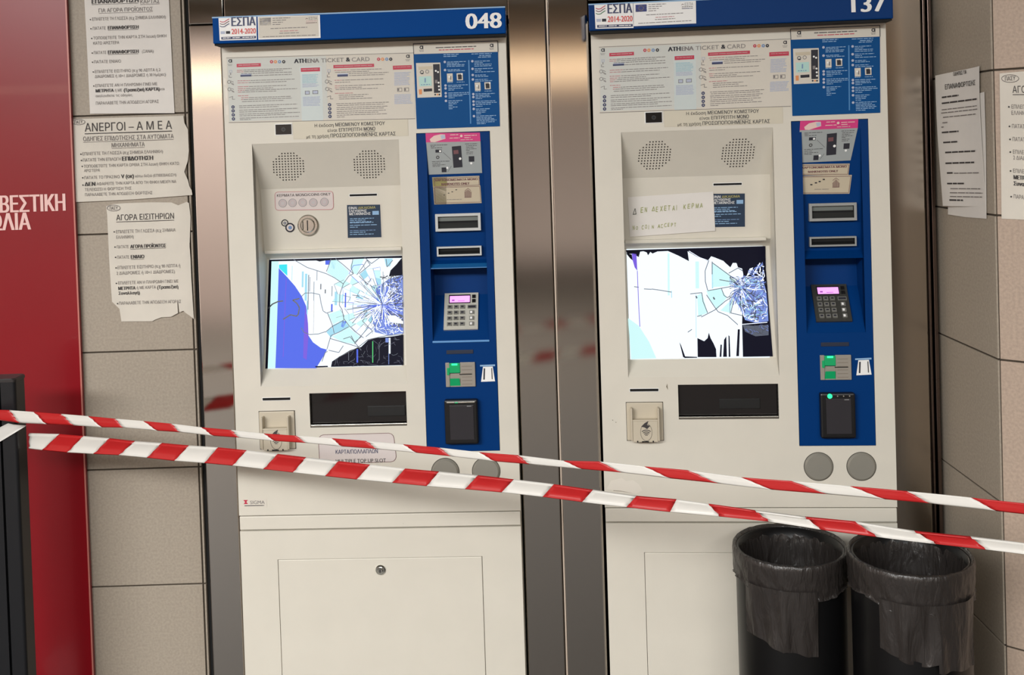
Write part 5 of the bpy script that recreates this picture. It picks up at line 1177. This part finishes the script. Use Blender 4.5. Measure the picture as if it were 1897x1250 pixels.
# tape channel cut into the front face near the right edge
front = [(-pw / 2 + .008, -pd / 2), (-.012, -pd / 2 - .002), (.010, -pd / 2), (.0135, -pd / 2), (.0135, -pd / 2 + .012), (.0195, -pd / 2 + .012), (.0195, -pd / 2)]
i0 = 0
loop = front + pts[:]
n = len(loop)
mb.mesh([(x, y, .02) for x, y in loop] + [(x, y, ptop - .004) for x, y in loop], [(i, (i + 1) % n, n + (i + 1) % n, n + i) for i in range(n)], PM)
mb.build('shaft', root)
mb = MB(); cap = post_outline(.0015); n = len(cap)
mb.mesh([(x, y, ptop - .006) for x, y in cap] + [(x, y, ptop) for x, y in cap] + [(x * .94, y * .94, ptop + .003) for x, y in cap], [(i, (i + 1) % n, n + (i + 1) % n, n + i) for i in range(n)] + [(n + i, n + (i + 1) % n, 2 * n + (i + 1) % n, 2 * n + i) for i in range(n)] + [list(range(2 * n, 3 * n))], mat('post_cap', (40, 36, 36), .4)); mb.build('cap', root)
mb = MB(); vs = []; fs = []
for r_, z in ((.17, 0), (.17, .012), (.15, .022), (.05, .024)):
    vs += [(r_ * math.cos(2 * PI * i / 40), r_ * math.sin(2 * PI * i / 40), z) for i in range(40)]
for k in range(3): fs += [(k * 40 + i, k * 40 + (i + 1) % 40, (k + 1) * 40 + (i + 1) % 40, (k + 1) * 40 + i) for i in range(40)]
fs += [list(range(120, 160))]
mb.mesh(vs, fs, PM); mb.build('base', root)
# loose white end of tape wrapped round the post
FQ = Frame(0, 2.500, 0); mb = MB()
rows = []
for i in range(9):
    t = i / 8; x = -34 + (45 + 34) * t
    yt = 809 - 25.5 * min(1, (t / .62)) + (7 * (t - .62) / .38 if t > .62 else 0); yb = 836 - 45.5 * t ** 1.1
    c = []
    for s in (0, .3, .5, .75, 1):
        u, z = FQ.at(x, yt + (yb - yt) * s); c.append((u, 2.500 + (.002 if s in (.3, .75) else -.001) + (.012 * max(0, t - .75) * 4 if t > .75 else 0), z))
    rows.append(c)
mb.mesh([v for c in rows for v in c], [(i * 5 + j, (i + 1) * 5 + j, (i + 1) * 5 + j + 1, i * 5 + j + 1) for i in range(8) for j in range(4)], TW)
o = mb.build('tape_end', fix=False, smooth=True); o.data.transform(Matrix.Translation(-root.location)); o.parent = root

# ------------------------------------------------------------------ litter bins with black liners
BIN = mat('bin_black', (12, 12, 13), 0.36, spec=0.35)
BAG = mat('liner_black', (44, 40, 38), 0.34, spec=0.6)
nt = BAG.node_tree; tc = nt.nodes.new('ShaderNodeTexCoord'); mp = nt.nodes.new('ShaderNodeMapping'); nz = nt.nodes.new('ShaderNodeTexNoise'); bp_ = nt.nodes.new('ShaderNodeBump')
mp.inputs['Scale'].default_value = (70, 70, 16); mp.inputs['Rotation'].default_value = (0.35, 0.5, 0); nz.inputs['Scale'].default_value = 1.0; nz.inputs['Detail'].default_value = 4; nz.inputs['Distortion'].default_value = 0.6
bp_.inputs['Strength'].default_value = 0.75; bp_.inputs['Distance'].default_value = 0.006
nt.links.new(tc.outputs['Object'], mp.inputs['Vector']); nt.links.new(mp.outputs['Vector'], nz.inputs['Vector']); nt.links.new(nz.outputs['Fac'], bp_.inputs['Height']); nt.links.new(bp_.outputs['Normal'], nt.nodes['Principled BSDF'].inputs['Normal'])
def litter_bin(px, py, Y, label, hem, flaps, seed):
    fr = Frame(0, Y, 0); cx, top = fr.at(px, py); R = 0.1285; rb = 0.119
    root = empty('litter_bin', (cx, Y, 0)); tag(root, label, 'litter bin', 'black litter bins by the right machine')
    N = 120; r = random.Random(seed); ph = [r.uniform(0, 6.28) for _ in range(12)]
    def rings(prof, m, name, closed_bottom=False, a0=0.0, a1=2 * PI, n=N):
        mb = MB(); vs = []; full = abs(a1 - a0 - 2 * PI) < 1e-6; cnt = n if full else n + 1
        for k, f in enumerate(prof):
            for i in range(cnt):
                a = a0 + (a1 - a0) * i / n; rr, z = f(a); vs.append((rr * math.sin(a), -rr * math.cos(a), z))
        fs = []
        for k in range(len(prof) - 1):
            for i in range(n): j = (i + 1) % cnt; fs.append((k * cnt + i, k * cnt + j, (k + 1) * cnt + j, (k + 1) * cnt + i))
        if closed_bottom: fs.append(list(range(cnt)))
        mb.mesh(vs, fs, m); return mb.build(name, root, smooth=True, fix=False)
    c_ = lambda rr, z: (lambda a: (rr, z))
    b = rings([c_(rb - .012, .0), c_(rb - .006, .0), c_(rb - .004, .012), c_(rb, .03), c_(rb + .002, top * .5), c_(rb + .003, top - .012), c_(rb + .002, top - .006), c_(rb - .004, top - .006), c_(rb - .005, top - .05), c_(rb - .006, .03)], BIN, 'body', True)
    wr = lambda a, k, amp: amp * (math.sin(17 * a + ph[k]) * .45 + math.sin(29 * a + ph[k + 1]) * .35 + math.sin(43 * a + ph[k + 2]) * .3)
    # liner: down inside, over the rim, cuff hanging outside
    def ins(dz, rr, amp): return lambda a: (rr + wr(a + dz * 3, 0, amp), top - dz + wr(a, 3, amp * .5))
    prof = [lambda a: (.02 + .004 * math.sin(5 * a), top - .20), lambda a: (.065 + wr(a, 4, .006), top - .19 + wr(a, 2, .006)), ins(.165, .092, .006), ins(.11, .104, .005), ins(.06, .110, .004), ins(.025, .114, .002), lambda a: (.120, top - .006 + wr(a, 5, .0006)), lambda a: (.1245, top + .001 + wr(a, 5, .0008)), lambda a: (.1278 + wr(a, 1, .0006), top - .003), lambda a: (R + .001 + wr(a, 1, .0009), top - .012)]
    for t in (.3, .5, .7, .88, .96, 1.0):
        prof.append(lambda a, t=t: (R + .0005 - .0035 * t + wr(a * (1 + .12 * t) + t * .8, 2, .0017 * (1 + t)) + (.003 if t == 1.0 else 0), top - .012 - (hem(a) - .012) * t))
    rings(prof, BAG, 'liner')
    # longer tongues of the liner hanging down the front
    for a0, a1, zt, zb, amp in flaps:
        rings([lambda a, t=t: (rb + .0085 + (.003 * (1 - t)) + amp * 1.15 * (math.sin(13 * a + ph[6] + 1.6 * t) * .5 + math.sin(23 * a + ph[7] - t * 2.6) * .3 + math.sin(7 * a + ph[8] + 3.0 * t) * .6) * (.35 + .65 * t), top - zt - (zb(a) - zt) * t) for t in (0, .12, .25, .4, .55, .7, .85, .95, 1.0)], BAG, 'liner_tail', a0=a0, a1=a1, n=70)
    return root
d2r = math.radians
litter_bin(1463, 1007, 2.325, 'black bin with a bag liner, the one beside the white cabinet door', lambda a: .070 + .006 * math.sin(2 * a + .4) + .004 * math.sin(5 * a),
           [(d2r(-64), d2r(11), .055, lambda a: .198 - .026 * max(0, -a) + .002 * math.sin(9 * a), .004), (d2r(-40), d2r(-6), .06, lambda a: .190 - .05 * abs(a + .40), .0065)], 3)
litter_bin(1685, 1021, 2.18, 'black bin with a bag liner, the one beside the tiled side wall', lambda a: .075 + .005 * math.sin(2 * a + 1.5) + .004 * math.sin(7 * a),
           [(d2r(-49), d2r(-10), .06, lambda a: .188 + .028 * a + .002 * math.sin(8 * a), .004), (d2r(-32), d2r(4), .06, lambda a: .190 - .04 * abs(a + .25), .0065), (d2r(2), d2r(49), .06, lambda a: .196 + .014 * a + .002 * math.sin(14 * a), .004)], 8)
